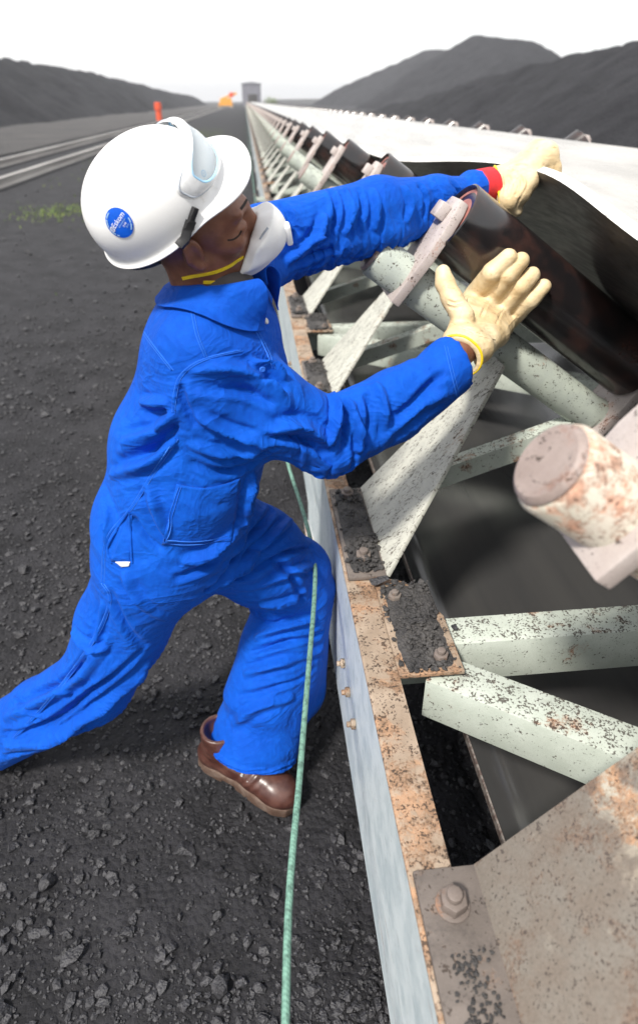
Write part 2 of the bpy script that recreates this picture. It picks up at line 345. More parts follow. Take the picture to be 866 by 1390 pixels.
MB().prism([(-1.6, -1, 2.6), (-1.2, -1, 3.2), (4.6, -1, 5.2), (4.8, -1, 4.4)], (0, 1.4, 0)).build('boom', M['yellow_m'], st)
MB().prism([(-2.2, -2, .9), (3.2, -2, .9), (2.6, -2, 3.4), (-1.0, -2, 3.)], (0, 4, 0)).build('body', M['yellow_m'], st)
MB().box((2.8, -1.4, 4.3), (1.4, 1.5, 1.5)).build('cab', M['orange'], st)
for dx in (-1.7, 2.6): MB().box((dx, 0, .55), (1.3, 3.6, .7)).build('bogie', M['far_steel'], st)
st.scale = (.75, .75, .75); tag(st, 'yellow stacker machine far down the track', 'machine')
tw = empty('transfer_tower', (2.6, 262, 0))
MB().box((0, 3, 3.4), (6.6, 6, 6.8)).build('wall', M['cladding'], tw)
MB().prism([(-3.5, -.2, 6.8), (3.5, -.2, 6.8), (3.5, -.2, 7.05), (0, -.2, 7.5), (-3.5, -.2, 7.05)], (0, 6.4, 0)).build('roof', M['cladding'], tw)
MB().box((.3, -.06, 2.6), (3.2, .2, 2.4)).build('conveyor_opening', M['belt_under'], tw)
tag(tw, 'dark boxy transfer tower at the far end of the conveyor', 'tower')
bu = empty('far_bush', (10.5, 300, 0))
bp = rng.normal(0, 1, (240, 3))*np.array([1.3, 1, .9])+np.array([0, 0, 1.5]); bp[:, 2] = np.abs(bp[:, 2])
lumps('crown', bp, rng.uniform(.15, .4, 240), M['grass'], bu); MB().tube([(0, 0, 0), (.1, 0, 1.4)], .15, 8).build('stem', M['far_steel'], bu)
tag(bu, 'small green bush beside the transfer tower', 'bush')

# thin dusty air over the coal yard
hz = MB().box((0, 1100, 17), (3060, 2860, 42)).build('haze', None); hz.data.materials.clear()
t = NT('haze'); t.t.nodes.remove(t.b); pv = t.n('VolumePrincipled'); pv.inputs['Color'].default_value = (.93, .95, 1, 1); pv.inputs['Density'].default_value = .0006; pv.inputs['Anisotropy'].default_value = .2
t.L(pv.outputs[0], t.t.nodes['Material Output'].inputs['Volume']); hz.data.materials.append(t.m)
tag(hz, 'thin dusty haze hanging over the coal yard', 'haze', kind='stuff')
# ------------------------------------------------------------------ conveyor
XC = 1.51                                     # centre line of the conveyor, which runs along +Y
TH = math.radians(35); CA, SA = math.cos(TH), math.sin(TH)
AX = Vector((CA, 0, -SA)); NV = Vector((SA, 0, CA)); PO = Vector((.32, 0, 1.45))   # wing axis, its normal, outer end of the wing pipe
SPC, Y0, NID = 1.145, .59, 150
fr = empty('conveyor', (.23, -1.6, 0)); ox, oy = .23, -1.6
def L(p): return (p[0]-ox, p[1]-oy, p[2])
YEND = 262
def channel(x0, sgn, name_side):
    w_ = MB().prism([L(q) for q in ((x0, -1.6, .235), (x0+.009*sgn, -1.6, .235), (x0+.009*sgn, -1.6, .742), (x0, -1.6, .742))], (0, YEND, 0)).build('stringer_web', M['paint_web'], fr)
    MB().prism([L(q) for q in ((x0-.0015*sgn, -1.6, .742), (x0+.07*sgn, -1.6, .742), (x0+.07*sgn, -1.6, .75), (x0+.004*sgn, -1.6, .752), (x0-.0015*sgn, -1.6, .748))], (0, YEND, 0)).build('top_flange', M['rust_flange'], fr)
    MB().prism([L(q) for q in ((x0, -1.6, .225), (x0+.07*sgn, -1.6, .225), (x0+.07*sgn, -1.6, .235), (x0, -1.6, .235))], (0, YEND, 0)).build('bottom_flange', M['paint_web'], fr)
channel(.195, 1, 0); channel(2*XC-.195, -1, 1)
def hexbolt(p, d=(0, 0, 1), r=.02, h=.022, m='dull_bolt', parent=None, name='bolt'):
    d = Vector(d).normalized(); a = d.orthogonal().normalized(); b = d.cross(a); p = Vector(p)
    mb = MB(); mb.prism([p+(a*math.cos(k*math.pi/3+.3)+b*math.sin(k*math.pi/3+.3))*r for k in range(6)], d*h)
    mb.tube([p+d*h, p+d*(h+.010)], r*.55, 10)
    return mb.build(name, M[m], parent, .002)
for j in range(-1, 30):
    yc = 1.06+2.34*j
    if j < 10:
        cm = MB(); cm.prism([L(q) for q in ((.268, yc-.045, .625), (.268, yc-.037, .625), (.268, yc-.037, .736), (.268, yc+.04, .736), (.268, yc+.04, .744), (.268, yc-.045, .744))], (2*XC-.536, 0, 0))
        cm.build('cross_member', M['paint_green'], fr, .002)
        for sg in (1, -1):
            gx0 = .262 if sg > 0 else 2*XC-.262
            MB().prism([L((gx0, yc-.14, .753)), L((gx0+.140*sg, yc-.14, .753)), L((gx0+.140*sg, yc+.03, .753)), L((gx0+.075*sg, yc+.16, .753)), L((gx0, yc+.19, .753))], (0, 0, .010)).build('gusset_plate', M['rust_flange'], fr, .0015)
        a = Vector(L((.345, yc-.10, .685))); b = Vector(L((2*XC-.345, yc-1.70, .685))); d = (b-a).normalized(); sd = Vector((-d.y, d.x, 0))
        MB().prism([a-sd*.045-Vector((0, 0, .055)), a-sd*.037-Vector((0, 0, .055)), a-sd*.037+Vector((0, 0, .048)), a+sd*.045+Vector((0, 0, .048)), a+sd*.045+Vector((0, 0, .0555)), a-sd*.045+Vector((0, 0, .0555))], b-a).build('diagonal_brace', M['paint_green'], fr, .002)
        if j < 3:
            for k in range(3): hexbolt(L((.195, yc-.02+k*.10, .47)), (-1, 0, 0), .014, .012, 'rust_flange', fr)
            hexbolt(L((.36, yc-.10, .763)), (0, 0, 1), .017, .016, 'dull_bolt', fr); hexbolt(L((.30, yc+.10, .763)), (0, 0, 1), .017, .014, 'dusty_plate', fr)
    if j >= 0 and j < 16 and j % 2 == 0:
        for xx in (.232, 2*XC-.232):
            yl = yc+1.45
            MB().box(L((xx+.004, yl, .112)), (.064, .10, .226)).build('leg', M['paint_web'], fr, .003)
            MB().box(L((xx+.01, yl, .006)), (.11, .2, .02)).build('base_plate', M['far_steel'], fr, .002)
tag(fr, 'pale green steel conveyor structure with rusty stringer channels and plan bracing', 'conveyor')

def bracket(n_top, s, name, par, mir):
    mb = MB(); P = PO+AX*s; t_ = .026
    prof = [(-.066, .074), (.075, .086), (.150, .078), (.205, .060), (.232, .040)]
    pts = [P+NV*a+Vector((0, b, 0)) for a, b in prof]+[P+NV*a-Vector((0, b, 0)) for a, b in reversed(prof)]
    mb.prism(pts, AX*t_); return fin(mb, name, 'bracket_steel', par, mir, .003)
def fin(mb, name, m, par, mir, bevel=0, angle=35):
    if mir: mb.v = [(2*XC-x, y, z) for x, y, z in mb.v]
    return mb.build(name, M[m], par, bevel, angle)
def side(par, mir, first=False):
    pipe_m = 'rust_pipe' if first else 'paint_pipe'
    g = MB(); g.prism([(.200, -.49, .754), (.301, -.49, .754), (.301, -.06, .754), (.200, -.06, .754)], (0, 0, .011))
    fin(g, 'foot_plate', 'dusty_plate' if not first else 'dusty_plate', par, mir, .002)
    b0, b1 = Vector((.297, -.49, .765)), Vector((.297, -.06, .765)); t0_, t1_ = Vector((.67, -.150, 1.175)), Vector((.67, -.035, 1.175))
    nn = (b1-b0).cross(t0_-b0).normalized()
    if nn.x > 0: nn = -nn
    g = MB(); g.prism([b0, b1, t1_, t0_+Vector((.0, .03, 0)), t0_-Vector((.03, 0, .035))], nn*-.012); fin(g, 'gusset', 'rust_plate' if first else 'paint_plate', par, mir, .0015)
    for yy in (-.42, -.115):
        bm_ = MB(); p = Vector((.248, yy, .765)); bm_.prism([p+Vector((math.cos(k*math.pi/3+.4)*.021, math.sin(k*math.pi/3+.4)*.021, 0)) for k in range(6)], (0, 0, .022))
        bm_.tube([p+Vector((0, 0, .022)), p+Vector((0, 0, .034))], .012, 10); bm_.tube([p, p+Vector((0, 0, .004))], .026, 16)
        fin(bm_, 'bolt', 'dull_bolt', par, mir, .0015)
    pp = MB(); pp.lathe([(-.004, .02), (-.004, .046), (.0, .053), (.006, .057), (.86, .057)], PO, AX, 36); fin(pp, 'wing_pipe', pipe_m, par, mir)
    cp = MB(); cp.lathe([(-.012, .02), (-.012, .044), (-.008, .0495), (-.0045, .051)], PO, AX, 30); fin(cp, 'pipe_cap', 'pink_primer', par, mir)
    bracket(0, .092, 'bracket', par, mir); bracket(0, .872, 'bracket', par, mir)
    kp = MB(); P = PO+AX*.092+NV*.185
    R_ = Matrix((AX, Vector((0, 1, 0)), NV)).transposed()
    kp.box(P-AX*.014, (.028, .05, .042), R_); fin(kp, 'shaft_block', 'bracket_steel', par, mir, .004)
    st_ = MB(); a = Vector((.40, -.085, .78)); b = Vector((1.0, -.03, .955)); st_.prism([a, a+Vector((0, 0, -.07)), b+Vector((0, 0, -.07)), b], (0, .012, 0)); st_.prism([a+Vector((0, .012, 0)), a+Vector((0, .055, 0)), b+Vector((0, .055, 0)), b+Vector((0, .012, 0))], (0, 0, -.008)); fin(st_, 'strut', 'paint_green', par, mir)
    ro = roller(PO+AX*.112+NV*.185, AX, .75, par, mir)
def roller(o, d, ln, par, mir):
    mb = MB(); mb.lathe([(.012, .088), (.002, .0925), (0, .0955), (.003, .1), (ln-.003, .1), (ln, .0955), (ln-.002, .0925), (ln-.012, .088)], o, d, 48)
    r = fin(mb, 'roller', 'roller_shell', par, mir, 0, 40)
    for a, s in ((.010, 1), (ln-.010, -1)):
        e = MB(); e.lathe([(a+.006*s, .093), (a, .0925), (a+.004*s, .07), (a-.002*s, .052), (a-.004*s, .03), (a+.004*s, .029)], o, d, 40)
        fin(e, 'end_cap', 'roller_end', r, mir)
    h = MB(); h.tube([Vector(o)-Vector(d)*.012, Vector(o)+Vector(d)*(ln+.012)], .019, 14); fin(h, 'shaft', 'shaft_steel', r, mir)
    return r
def idler(first=False):
    root = empty('troughing_idler', (0, 0, 0))
    side(root, False, first); side(root, True)
    cp = MB(); q = PO+AX*.86; cp.tube([(q.x-.01, 0, q.z+.01), (q.x+.05, 0, q.z-.02), (q.x+.1, 0, q.z-.03), (2*XC-q.x-.1, 0, q.z-.03), (2*XC-q.x-.05, 0, q.z-.02), (2*XC-q.x+.01, 0, q.z+.01)], .055, 24); cp.build('centre_pipe', M['paint_pipe'], root)
    roller((1.20, 0, 1.07), (1, 0, 0), .62, root, False)
    return root
def place(r, k, lab):
    for c in r.children: pass
    r.location = (0, Y0+SPC*k, 0); tag(r, lab, 'idler', 'troughing idlers along the conveyor')
NTH = 'first second third fourth fifth sixth seventh eighth ninth tenth eleventh twelfth thirteenth fourteenth fifteenth sixteenth seventeenth eighteenth nineteenth twentieth'.split()+['twenty-'+q for q in 'first second third fourth'.split()]
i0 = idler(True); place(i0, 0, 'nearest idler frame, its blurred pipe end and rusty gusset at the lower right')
i1 = idler(); place(i1, 1, 'idler frame carrying the roller the worker pushes on')
for k in range(2, 26): place(copy_tree(i1), k, NTH[k-2]+' idler frame beyond the one the worker pushes on')
def joined(root, name):
    vs, fs, mi, mats = [], [], [], []
    def rec(o):
        if o.type == 'MESH':
            n0 = len(vs); me = o.data
            if me.materials[0] not in mats: mats.append(me.materials[0])
            q = mats.index(me.materials[0]); vs.extend([tuple(v.co) for v in me.vertices]); fs.extend([tuple(i+n0 for i in p.vertices) for p in me.polygons]); mi.extend([q]*len(me.polygons))
        for c in o.children: rec(c)
    rec(root); me = bpy.data.meshes.new(name); me.from_pydata(vs, [], fs); [me.materials.append(m) for m in mats]; me.polygons.foreach_set('material_index', mi); me.update(); return me
far = joined(i1, 'troughing_idler')
for k in range(26, NID): place(link('troughing_idler', far), k, 'tiny idler at the far vanishing end of the conveyor')

# belt: carrying strand over the rollers, with the edge the worker lifts, and the return strand below
def belt_profile():
    o = PO+AX*.112+NV*.185+NV*.1015
    e0 = o+AX*.145; cr = Vector((1.181, 0, 1.1725)); pts = []
    wl = (cr-e0).length-.10
    for i in range(15): pts.append((e0+AX*wl*i/14))
    p0 = e0+AX*wl; p2 = Vector((cr.x+.10, 0, 1.1725))
    for i in range(1, 6):
        q = i/6; pts.append(p0*(1-q)**2+cr*2*q*(1-q)+p2*q*q)
    pts.append(p2); half = [(p.x, p.z) for p in pts]
    return half+[(2*XC-x, z) for x, z in reversed(half)]
BP = np.array(belt_profile()); BT = .024
by = np.concatenate([np.arange(-2.2, 6, .06), np.arange(6, 60, .39), np.geomspace(60, 264, 40)])
YH = 1.95                                     # where the far glove holds the edge
def lift(y): return math.radians(29)*np.where(y < YH, np.exp(-((y-YH)/.50)**2/2), np.exp(-((y-YH)/.72)**2/2))
def belt_section(y):
    """lower and upper outline of the belt at y; the outer flap is bent up where the worker pulls it"""
    P = BP.copy(); seg = np.hypot(*np.diff(P, axis=0).T); s = np.concatenate([[0], np.cumsum(seg)])
    sag = .012*(.5-.5*math.cos(2*math.pi*(y-Y0)/SPC)); P[:, 1] -= sag*np.minimum(1, s/.3)*np.minimum(1, (s[-1]-s)/.3)
    A = float(lift(np.array(y))); k = int(np.searchsorted(s, .42)); Q = P.copy()
    for i in range(k-1, -1, -1):
        q = 1-(s[i]+s[i+1])/2/s[k]; t = -A*math.sin(math.pi/2*max(0, q))**1.0; d = P[i]-P[i+1]
        Q[i] = Q[i+1]+np.array((d[0]*math.cos(t)-d[1]*math.sin(t), d[0]*math.sin(t)+d[1]*math.cos(t)))
    P = Q; d = np.gradient(P, axis=0); d /= np.linalg.norm(d, axis=1)[:, None]; nrm_ = np.stack([-d[:, 1], d[:, 0]], -1)
    return P, P+nrm_*BT
V = []; nb = len(BP)
for y in by:
    lo, hi = belt_section(y); V += [(x, y, z) for x, z in lo]+[(x, y, z) for x, z in hi]
V = np.array(V); ny = len(by); ix = np.arange(ny*2*nb).reshape(ny, 2*nb); F, MI = [], []
for i in range(nb-1):
    F.append(np.stack([ix[:-1, i], ix[1:, i], ix[1:, i+1], ix[:-1, i+1]], -1)); MI.append(1)
    F.append(np.stack([ix[:-1, nb+i], ix[:-1, nb+i+1], ix[1:, nb+i+1], ix[1:, nb+i]], -1)); MI.append(0)
F.append(np.stack([ix[:-1, 0], ix[:-1, nb], ix[1:, nb], ix[1:, 0]], -1)); MI.append(2)
F.append(np.stack([ix[:-1, nb-1], ix[1:, nb-1], ix[1:, 2*nb-1], ix[:-1, 2*nb-1]], -1)); MI.append(2)
mi = np.repeat(MI, ny-1); me = mesh_np('carrying_strand', V, np.concatenate(F))
for k in ('belt_top', 'belt_under', 'belt_edge'): me.materials.append(M[k])
me.polygons.foreach_set('material_index', mi.astype(np.int32)); me.set_sharp_from_angle(angle=math.radians(50)); me.update()
bt = empty('conveyor_belt', (0, -2.2, 0))
o = link('carrying_strand', me, bt); o.location = (0, 2.2, 0)
rb = MB(); n_ = 14
for y in np.concatenate([np.arange(-2.2, 6, .3), np.geomspace(6, 262, 30)]):
    pass
rbx = np.linspace(.50, 2*XC-.50, 24); rby = np.concatenate([np.arange(-2.2, 8, .1), np.geomspace(8, 262, 60)]); RX, RY = np.meshgrid(rbx, rby)
RZ = .35-.012*np.cos(2*math.pi*RY/3.1)*.5+.004*np.sin(RX*4+RY*1.3)
o = link('return_strand', grid_mesh('return_strand', RX, RY, RZ), bt, M['belt_return']); o.location = (0, 2.2, 0)
sm = o.modifiers.new('thick', 'SOLIDIFY'); sm.thickness = .02; sm.offset = -1
MB().prism([(.4985, 0, .331), (.503, 0, .331), (.503, 0, .3535), (.4985, 0, .3535)], (0, 264, 0)).build('belt_edge_strip', M['shaft_steel'], bt)
tag(bt, 'wide black rubber conveyor belt with sky sheen painted pale on top, its edge lifted', 'conveyor belt')

# green pull cord along the stringer, pressed aside by the knee
cord = [(-.04, -1.2, .735), (-.022, 0., .73), (-.002, .45, .725), (.040, .75, .722), (.080, 1.02, .715), (.116, 1.27, .705), (.128, 1.42, .70), (.118, 1.62, .705), (.078, 2.05, .722), (.07, 2.7, .725), (.07, 4, .72), (.07, 8, .72), (.07, 30, .72), (.07, 120, .72)]
def smooth_path(P, n=6):
    P = [Vector(p) for p in P]; out = []
    for i in range(len(P)-1):
        p0, p1, p2, p3 = P[max(i-1, 0)], P[i], P[i+1], P[min(i+2, len(P)-1)]
        for k in range(n):
            t = k/n; out.append(.5*((2*p1)+(p2-p0)*t+(2*p0-5*p1+4*p2-p3)*t*t+(3*p1-p0-3*p2+p3)*t**3))
    return out+[P[-1]]
t = NT('cord_green'); a_ = t.noise(90, 4, .6); b_ = t.n('TexWave', wave_type='BANDS', bands_direction='Y'); t.L(t.mapped((1, 1, 1), (.6, 0, .5)), b_.inputs[0]); b_.inputs['Scale'].default_value = 60; b_.inputs['Distortion'].default_value = 1
M['cord'] = t.out(t.mix(t.ramp(a_, .42, .66), (.15, .29, .23), (.08, .155, .125)), .6, t.bump(b_.outputs['Fac'], .25, .002), .4)
pc = MB().tube(smooth_path(cord), .0060, 10).build('pull_cord', M['cord'])
tag(pc, 'green plastic-coated pull cord running beside the stringer and past the knee', 'cord')
for k, yy in enumerate((2.62, 5.9, 9.2)):
    b = empty('cord_bracket', (.10, yy, .55)); MB().box((.042, 0, .13), (.105, .035, .05)).build('bracket_arm', M['paint_green'], b, .003)
    ring = [( -.022+.02*math.cos(q*math.pi/8), 0, .175+.02*math.sin(q*math.pi/8)) for q in range(17)]
    MB().tube(ring, .004, 8).build('eye_ring', M['shaft_steel'], b)
    tag(b, ['cord bracket on the stringer nearest the worker', 'second cord bracket along the stringer', 'third, farthest cord bracket along the stringer'][k], 'bracket', 'cord brackets')

# coal spilled on the foot plates and gussets
def spill(name, cx, cy, sx, sy, z, n, hz, lab, big=.010, bed=True):
    px = cx+rng.normal(0, sx*.45, n).clip(-sx, sx); py = cy+rng.uniform(-sy, sy, n); q = rng.uniform(0, 1, n)
    s = np.exp(rng.normal(-5.2, .5, n)).clip(.002, big)
    hgt = hz*np.clip(1-(np.abs(px-cx)/sx)**2, 0, 1)*(.5+.5*np.sin(py*23+cx*9))*q
    gx_, gy_ = np.meshgrid(np.linspace(cx-sx, cx+sx, 16), np.linspace(cy-sy, cy+sy, 50))
    ed = np.clip(1-np.abs((gx_-cx)/sx)**4, 0, 1)*np.clip(1-np.abs((gy_-cy)/sy)**6, 0, 1)
    r = empty(name, (cx, cy, z))
    if bed: link('dust_bed', grid_mesh('dust_bed', gx_-cx, gy_-cy, -.003+ed*(hz*.5+.003+fbm(gx_*40, gy_*40, 3, 8)*.016)), r, M['coal_spill'])
    o = lumps('coal_bits', np.stack([px-cx, py-cy, hgt+s*.4], -1), s, M['coal_spill'], r); tag(o, kind='stuff')
    tag(r, lab, 'spilled coal', 'coal spilled on the conveyor steelwork')
    return r
for k, (lab) in enumerate(['coal dust and bits heaped on the nearest idler foot plate', 'coal bits heaped on the foot plate right of the worker\'s knee', 'coal heaped on the foot plate behind the worker\'s elbow', 'coal on the foot plate beside the worker\'s collar']):
    yk = Y0+SPC*k; spill('coal_spill', .252, yk-.275, .046 if k else .035, .20 if k else .10, .765, 620 if k else 260, .018 if k else .002, lab, .012 if k else .0045, k > 0)
for j, lab in enumerate(['coal bits scattered on the gusset plate in front of the knee', 'coal heaped on the gusset plate farther along the stringer']):
    yc = 1.06+2.34*j; spill('coal_spill', .332, yc+.010, .062, .145, .763, 620, .013, lab, .012)
for (x, y, z, s, lab) in ((.268, 1.215, .765, .028, 'large flat coal lump at the end of the coal-covered gusset plate'), (.42, 1.06, .748, .014, 'single coal lump resting on the cross member end')):
    k = lump_shape(np.random.default_rng(int(s*1e4)), IV2)*s*np.array([1.25, .9, .55]); o = link('coal_lump', mesh_np('coal_lump', k, IF2, False), None, M['coal_lump']); o.location = (x, y, z+s*.4)
    tag(o, lab, 'coal lump')
# ------------------------------------------------------------------ distance-field modelling kit
class Field:
    def __init__(s, lo, hi, h, far=.05):
        s.lo = np.array(lo, float); s.h = h; s.n = np.ceil((np.array(hi)-s.lo)/h).astype(int)+1
        s.F = np.full(s.n, far, np.float32); s.far = far
    def sub(s, lo, hi):
        a = np.clip(np.floor((np.array(lo)-s.lo)/s.h).astype(int), 0, s.n-1); b = np.clip(np.ceil((np.array(hi)-s.lo)/s.h).astype(int)+1, 1, s.n)
        ax = [s.lo[i]+s.h*np.arange(a[i], b[i]) for i in range(3)]
        P = np.stack(np.meshgrid(*ax, indexing='ij'), -1).astype(np.float32)
        return tuple(slice(a[i], b[i]) for i in range(3)), P
    def put(s, fn, lo, hi, k=.02, op='add'):
        m = s.far+k; sl, P = s.sub(np.array(lo)-m, np.array(hi)+m)
        if 0 in P.shape: return
        d = fn(P); f = s.F[sl]
        if op == 'add':
            hh = np.clip(.5+.5*(f-d)/k, 0, 1) if k > 0 else (d < f)*1.
            s.F[sl] = f*(1-hh)+d*hh-k*hh*(1-hh)
        else:
            hh = np.clip(.5-.5*(f+d)/k, 0, 1); s.F[sl] = f*(1-hh)-d*hh+k*hh*(1-hh)
    def cone(s, a, b, r1, r2, k=.02, op='add'):
        a = np.array(a, float); b = np.array(b, float); r = max(r1, r2)
        s.put(lambda P: rcone(P, a, b, r1, r2), np.minimum(a, b)-r, np.maximum(a, b)+r, k, op)
    def chain(s, pts, rs, k=.02, op='add'):
        for i in range(len(pts)-1): s.cone(pts[i], pts[i+1], rs[i], rs[i+1], k, op)
    def ell(s, c, r, R=None, k=.02, op='add'):
        c = np.array(c, float); r = np.array(r, float); m = r.max(); R = np.eye(3) if R is None else np.array(R)   # rows of R: axes
        def fn(P):
            q = (P-c) @ R.T; k0 = np.sqrt(((q/r)**2).sum(-1)); k1 = np.sqrt(((q/(r*r))**2).sum(-1))+1e-9; return k0*(k0-1)/k1
        s.put(fn, c-m, c+m, k, op)
    def box(s, c, hs, R=None, rad=.0, k=.005, op='add'):
        c = np.array(c, float); hs = np.array(hs, float)-rad; R = np.eye(3) if R is None else np.array(R); m = np.linalg.norm(hs)+rad
        def fn(P):
            q = np.abs((P-c) @ R.T)-hs; return np.linalg.norm(np.maximum(q, 0), axis=-1)+np.minimum(q.max(-1), 0)-rad
        s.put(fn, c-m, c+m, k, op)
    def sample(s, p):
        q = (p-s.lo)/s.h; i = np.clip(np.floor(q).astype(int), 0, s.n-2); f = (q-i).astype(np.float32); F = s.F
        x, y, z = i.T; fx, fy, fz = f.T
        c000, c100, c010, c110 = F[x, y, z], F[x+1, y, z], F[x, y+1, z], F[x+1, y+1, z]
        c001, c101, c011, c111 = F[x, y, z+1], F[x+1, y, z+1], F[x, y+1, z+1], F[x+1, y+1, z+1]
        a0 = c000*(1-fx)+c100*fx; a1 = c010*(1-fx)+c110*fx; b0 = c001*(1-fx)+c101*fx; b1 = c011*(1-fx)+c111*fx
        lo_, hi_ = a0*(1-fy)+a1*fy, b0*(1-fy)+b1*fy
        gx = ((c100-c000)*(1-fy)+(c110-c010)*fy)*(1-fz)+((c101-c001)*(1-fy)+(c111-c011)*fy)*fz
        return lo_*(1-fz)+hi_*fz, np.stack([gx, (a1-a0)*(1-fz)+(b1-b0)*fz, hi_-lo_], -1)/s.h
    def mesh(s, snap=3):
        F = s.F; S = F < 0; nx, ny, nz = F.shape
        cnt = np.zeros((nx-1, ny-1, nz-1), np.int8)
        for i in (0, 1):
            for j in (0, 1):
                for l in (0, 1): cnt += S[i:nx-1+i, j:ny-1+j, l:nz-1+l]
        mix = (cnt > 0) & (cnt < 8); ids = np.full(mix.shape, -1, np.int64); cells = np.argwhere(mix); ids[mix] = np.arange(len(cells))
        acc = np.zeros((len(cells), 3)); num = np.zeros(len(cells))
        C = [(0, 0, 0), (1, 0, 0), (0, 1, 0), (1, 1, 0), (0, 0, 1), (1, 0, 1), (0, 1, 1), (1, 1, 1)]
        E = [(0, 1), (2, 3), (4, 5), (6, 7), (0, 2), (1, 3), (4, 6), (5, 7), (0, 4), (1, 5), (2, 6), (3, 7)]
        val = [F[cells[:, 0]+c[0], cells[:, 1]+c[1], cells[:, 2]+c[2]] for c in C]
        for a, b in E:
            x = (val[a] < 0) != (val[b] < 0); t = np.where(x, val[a]/(val[a]-val[b]+1e-12), 0)
            pa, pb = np.array(C[a]), np.array(C[b]); acc += np.where(x[:, None], pa+(pb-pa)*t[:, None], 0); num += x
        V = s.lo+s.h*(cells+acc/num[:, None]); Q = []
        for axis in range(3):
            o = [1, 1, 1]; o[axis] = 0
            sl0 = [slice(1, -1)]*3; sl0[axis] = slice(0, -1); sl1 = list(sl0); sl1[axis] = slice(1, None)
            A, B = S[tuple(sl0)], S[tuple(sl1)]; ed = np.argwhere(A != B)
            flip = A[tuple(ed.T)]
            base = ed.copy(); u, v = [(1, 2), (2, 0), (0, 1)][axis]
            for q in (u, v): base[:, q] += 1
            def cid(du, dv):
                c = base.copy(); c[:, u] -= du; c[:, v] -= dv; return ids[c[:, 0], c[:, 1], c[:, 2]]
            q = np.stack([cid(1, 1), cid(0, 1), cid(0, 0), cid(1, 0)], -1)
            q[~flip] = q[~flip][:, ::-1]; Q.append(q)
        Q = np.concatenate(Q)
        for _ in range(snap):
            d, g = s.sample(V); V = V-np.clip(d, -s.h, s.h)[:, None]*g/(np.linalg.norm(g, axis=1)[:, None]**2+1e-6)*.8
        return V, Q
def rcone(P, a, b, r1, r2):
    ba = b-a; l2 = float(ba @ ba)+1e-12; rr = r1-r2; a2 = l2-rr*rr; il2 = 1/l2
    pa = P-a; y = pa @ ba; z = y-l2; q = pa*l2-ba*y[..., None]; x2 = (q*q).sum(-1); y2 = y*y*l2; z2 = z*z*l2
    k = np.sign(rr)*rr*rr*x2
    return np.where(np.sign(z)*a2*z2 > k, np.sqrt(x2+z2)*il2-r2, np.where(np.sign(y)*a2*y2 < k, np.sqrt(x2+y2)*il2-r1, (np.sqrt(x2*a2*il2)+y*rr)*il2-r1))
def edges_of(Q):
    k = Q.shape[1]; e = np.concatenate([Q[:, [i, (i+1) % k]] for i in range(k)]); e.sort(axis=1); return np.unique(e, axis=0)
def lap(V, e, n, w=.5, it=1, mask=None):
    deg = np.bincount(e.ravel(), minlength=n)[:, None]
    for _ in range(it):
        A = np.stack([np.bincount(e[:, 0], V[e[:, 1], c], n)+np.bincount(e[:, 1], V[e[:, 0], c], n) for c in range(3)], -1)/np.maximum(deg, 1)
        d = (A-V)*w
        V = V+(d if mask is None else d*mask[:, None])
    return V
def vnormals(V, Q):
    a, b, c, d = (V[Q[:, i]] for i in range(4)); nn = np.cross(c-a, d-b); N = np.zeros_like(V)
    for i in range(4):
        for k in range(3): N[:, k] += np.bincount(Q[:, i], nn[:, k], len(V))
    return N/(np.linalg.norm(N, axis=1)[:, None]+1e-12)
def noise3(P, f, seed=0):
    x, y, z = (P*f).T
    return (vnoise(x+.37*z, y-.61*z, seed)+vnoise(y+.43*x+7, z-.29*x, seed+5)+vnoise(z+.31*y-3, x+.53*y, seed+9))/3-.5
def cloth(V, Q, fld, growth, pin, iters=160, inner=-.010, pull=.03, smooth=.06, grav=.00022, seed=1):
    """let a garment with excess length buckle over the body field"""
    n = len(V); e = edges_of(Q); dg = np.concatenate([Q[:, [0, 2]], Q[:, [1, 3]]]); ea = np.concatenate([e, dg])
    rest = np.linalg.norm(V[ea[:, 0]]-V[ea[:, 1]], axis=1); mid = (V[ea[:, 0]]+V[ea[:, 1]])/2; dr = (V[ea[:, 1]]-V[ea[:, 0]])/(rest[:, None]+1e-9)
    rest = rest*growth(mid, dr); N = vnormals(V, Q); free = 1-pin
    V = V+N*(noise3(V, 16, seed)*.012+noise3(V, 34, seed+3)*.006)[:, None]*free[:, None]
    deg = np.bincount(ea.ravel(), minlength=n)[:, None]; V0 = V.copy()
    for it in range(iters):
        d = V[ea[:, 1]]-V[ea[:, 0]]; l = np.linalg.norm(d, axis=1)+1e-9; c = d*((l-rest)/l*.5)[:, None]
        D = np.stack([np.bincount(ea[:, 0], c[:, k], n)-np.bincount(ea[:, 1], c[:, k], n) for k in range(3)], -1)/deg*1.7
        V = V+D*free[:, None]; V[:, 2] -= grav*free
        if it % 2 == 0: V = lap(V, e, n, smooth, 1, free)
        f, g = fld.sample(V); gl = np.linalg.norm(g, axis=1)+1e-6; g = g/gl[:, None]
        V = V+g*(np.maximum(inner-f, 0)-np.maximum(f-.004, 0)*pull)[:, None]*free[:, None]
    return V
def nrm(v): v = np.array(v, float); return v/np.linalg.norm(v)
def sdf_object(name, fld, m, parent=None, smooth=1, disp=None):
    V, Q = fld.mesh(); V = lap(V, edges_of(Q), len(V), .4, smooth) if smooth else V
    if disp is not None: V = V+vnormals(V, Q)*disp(V)[:, None]
    return link(name, mesh_np(name, V, Q), parent, m), V, Q
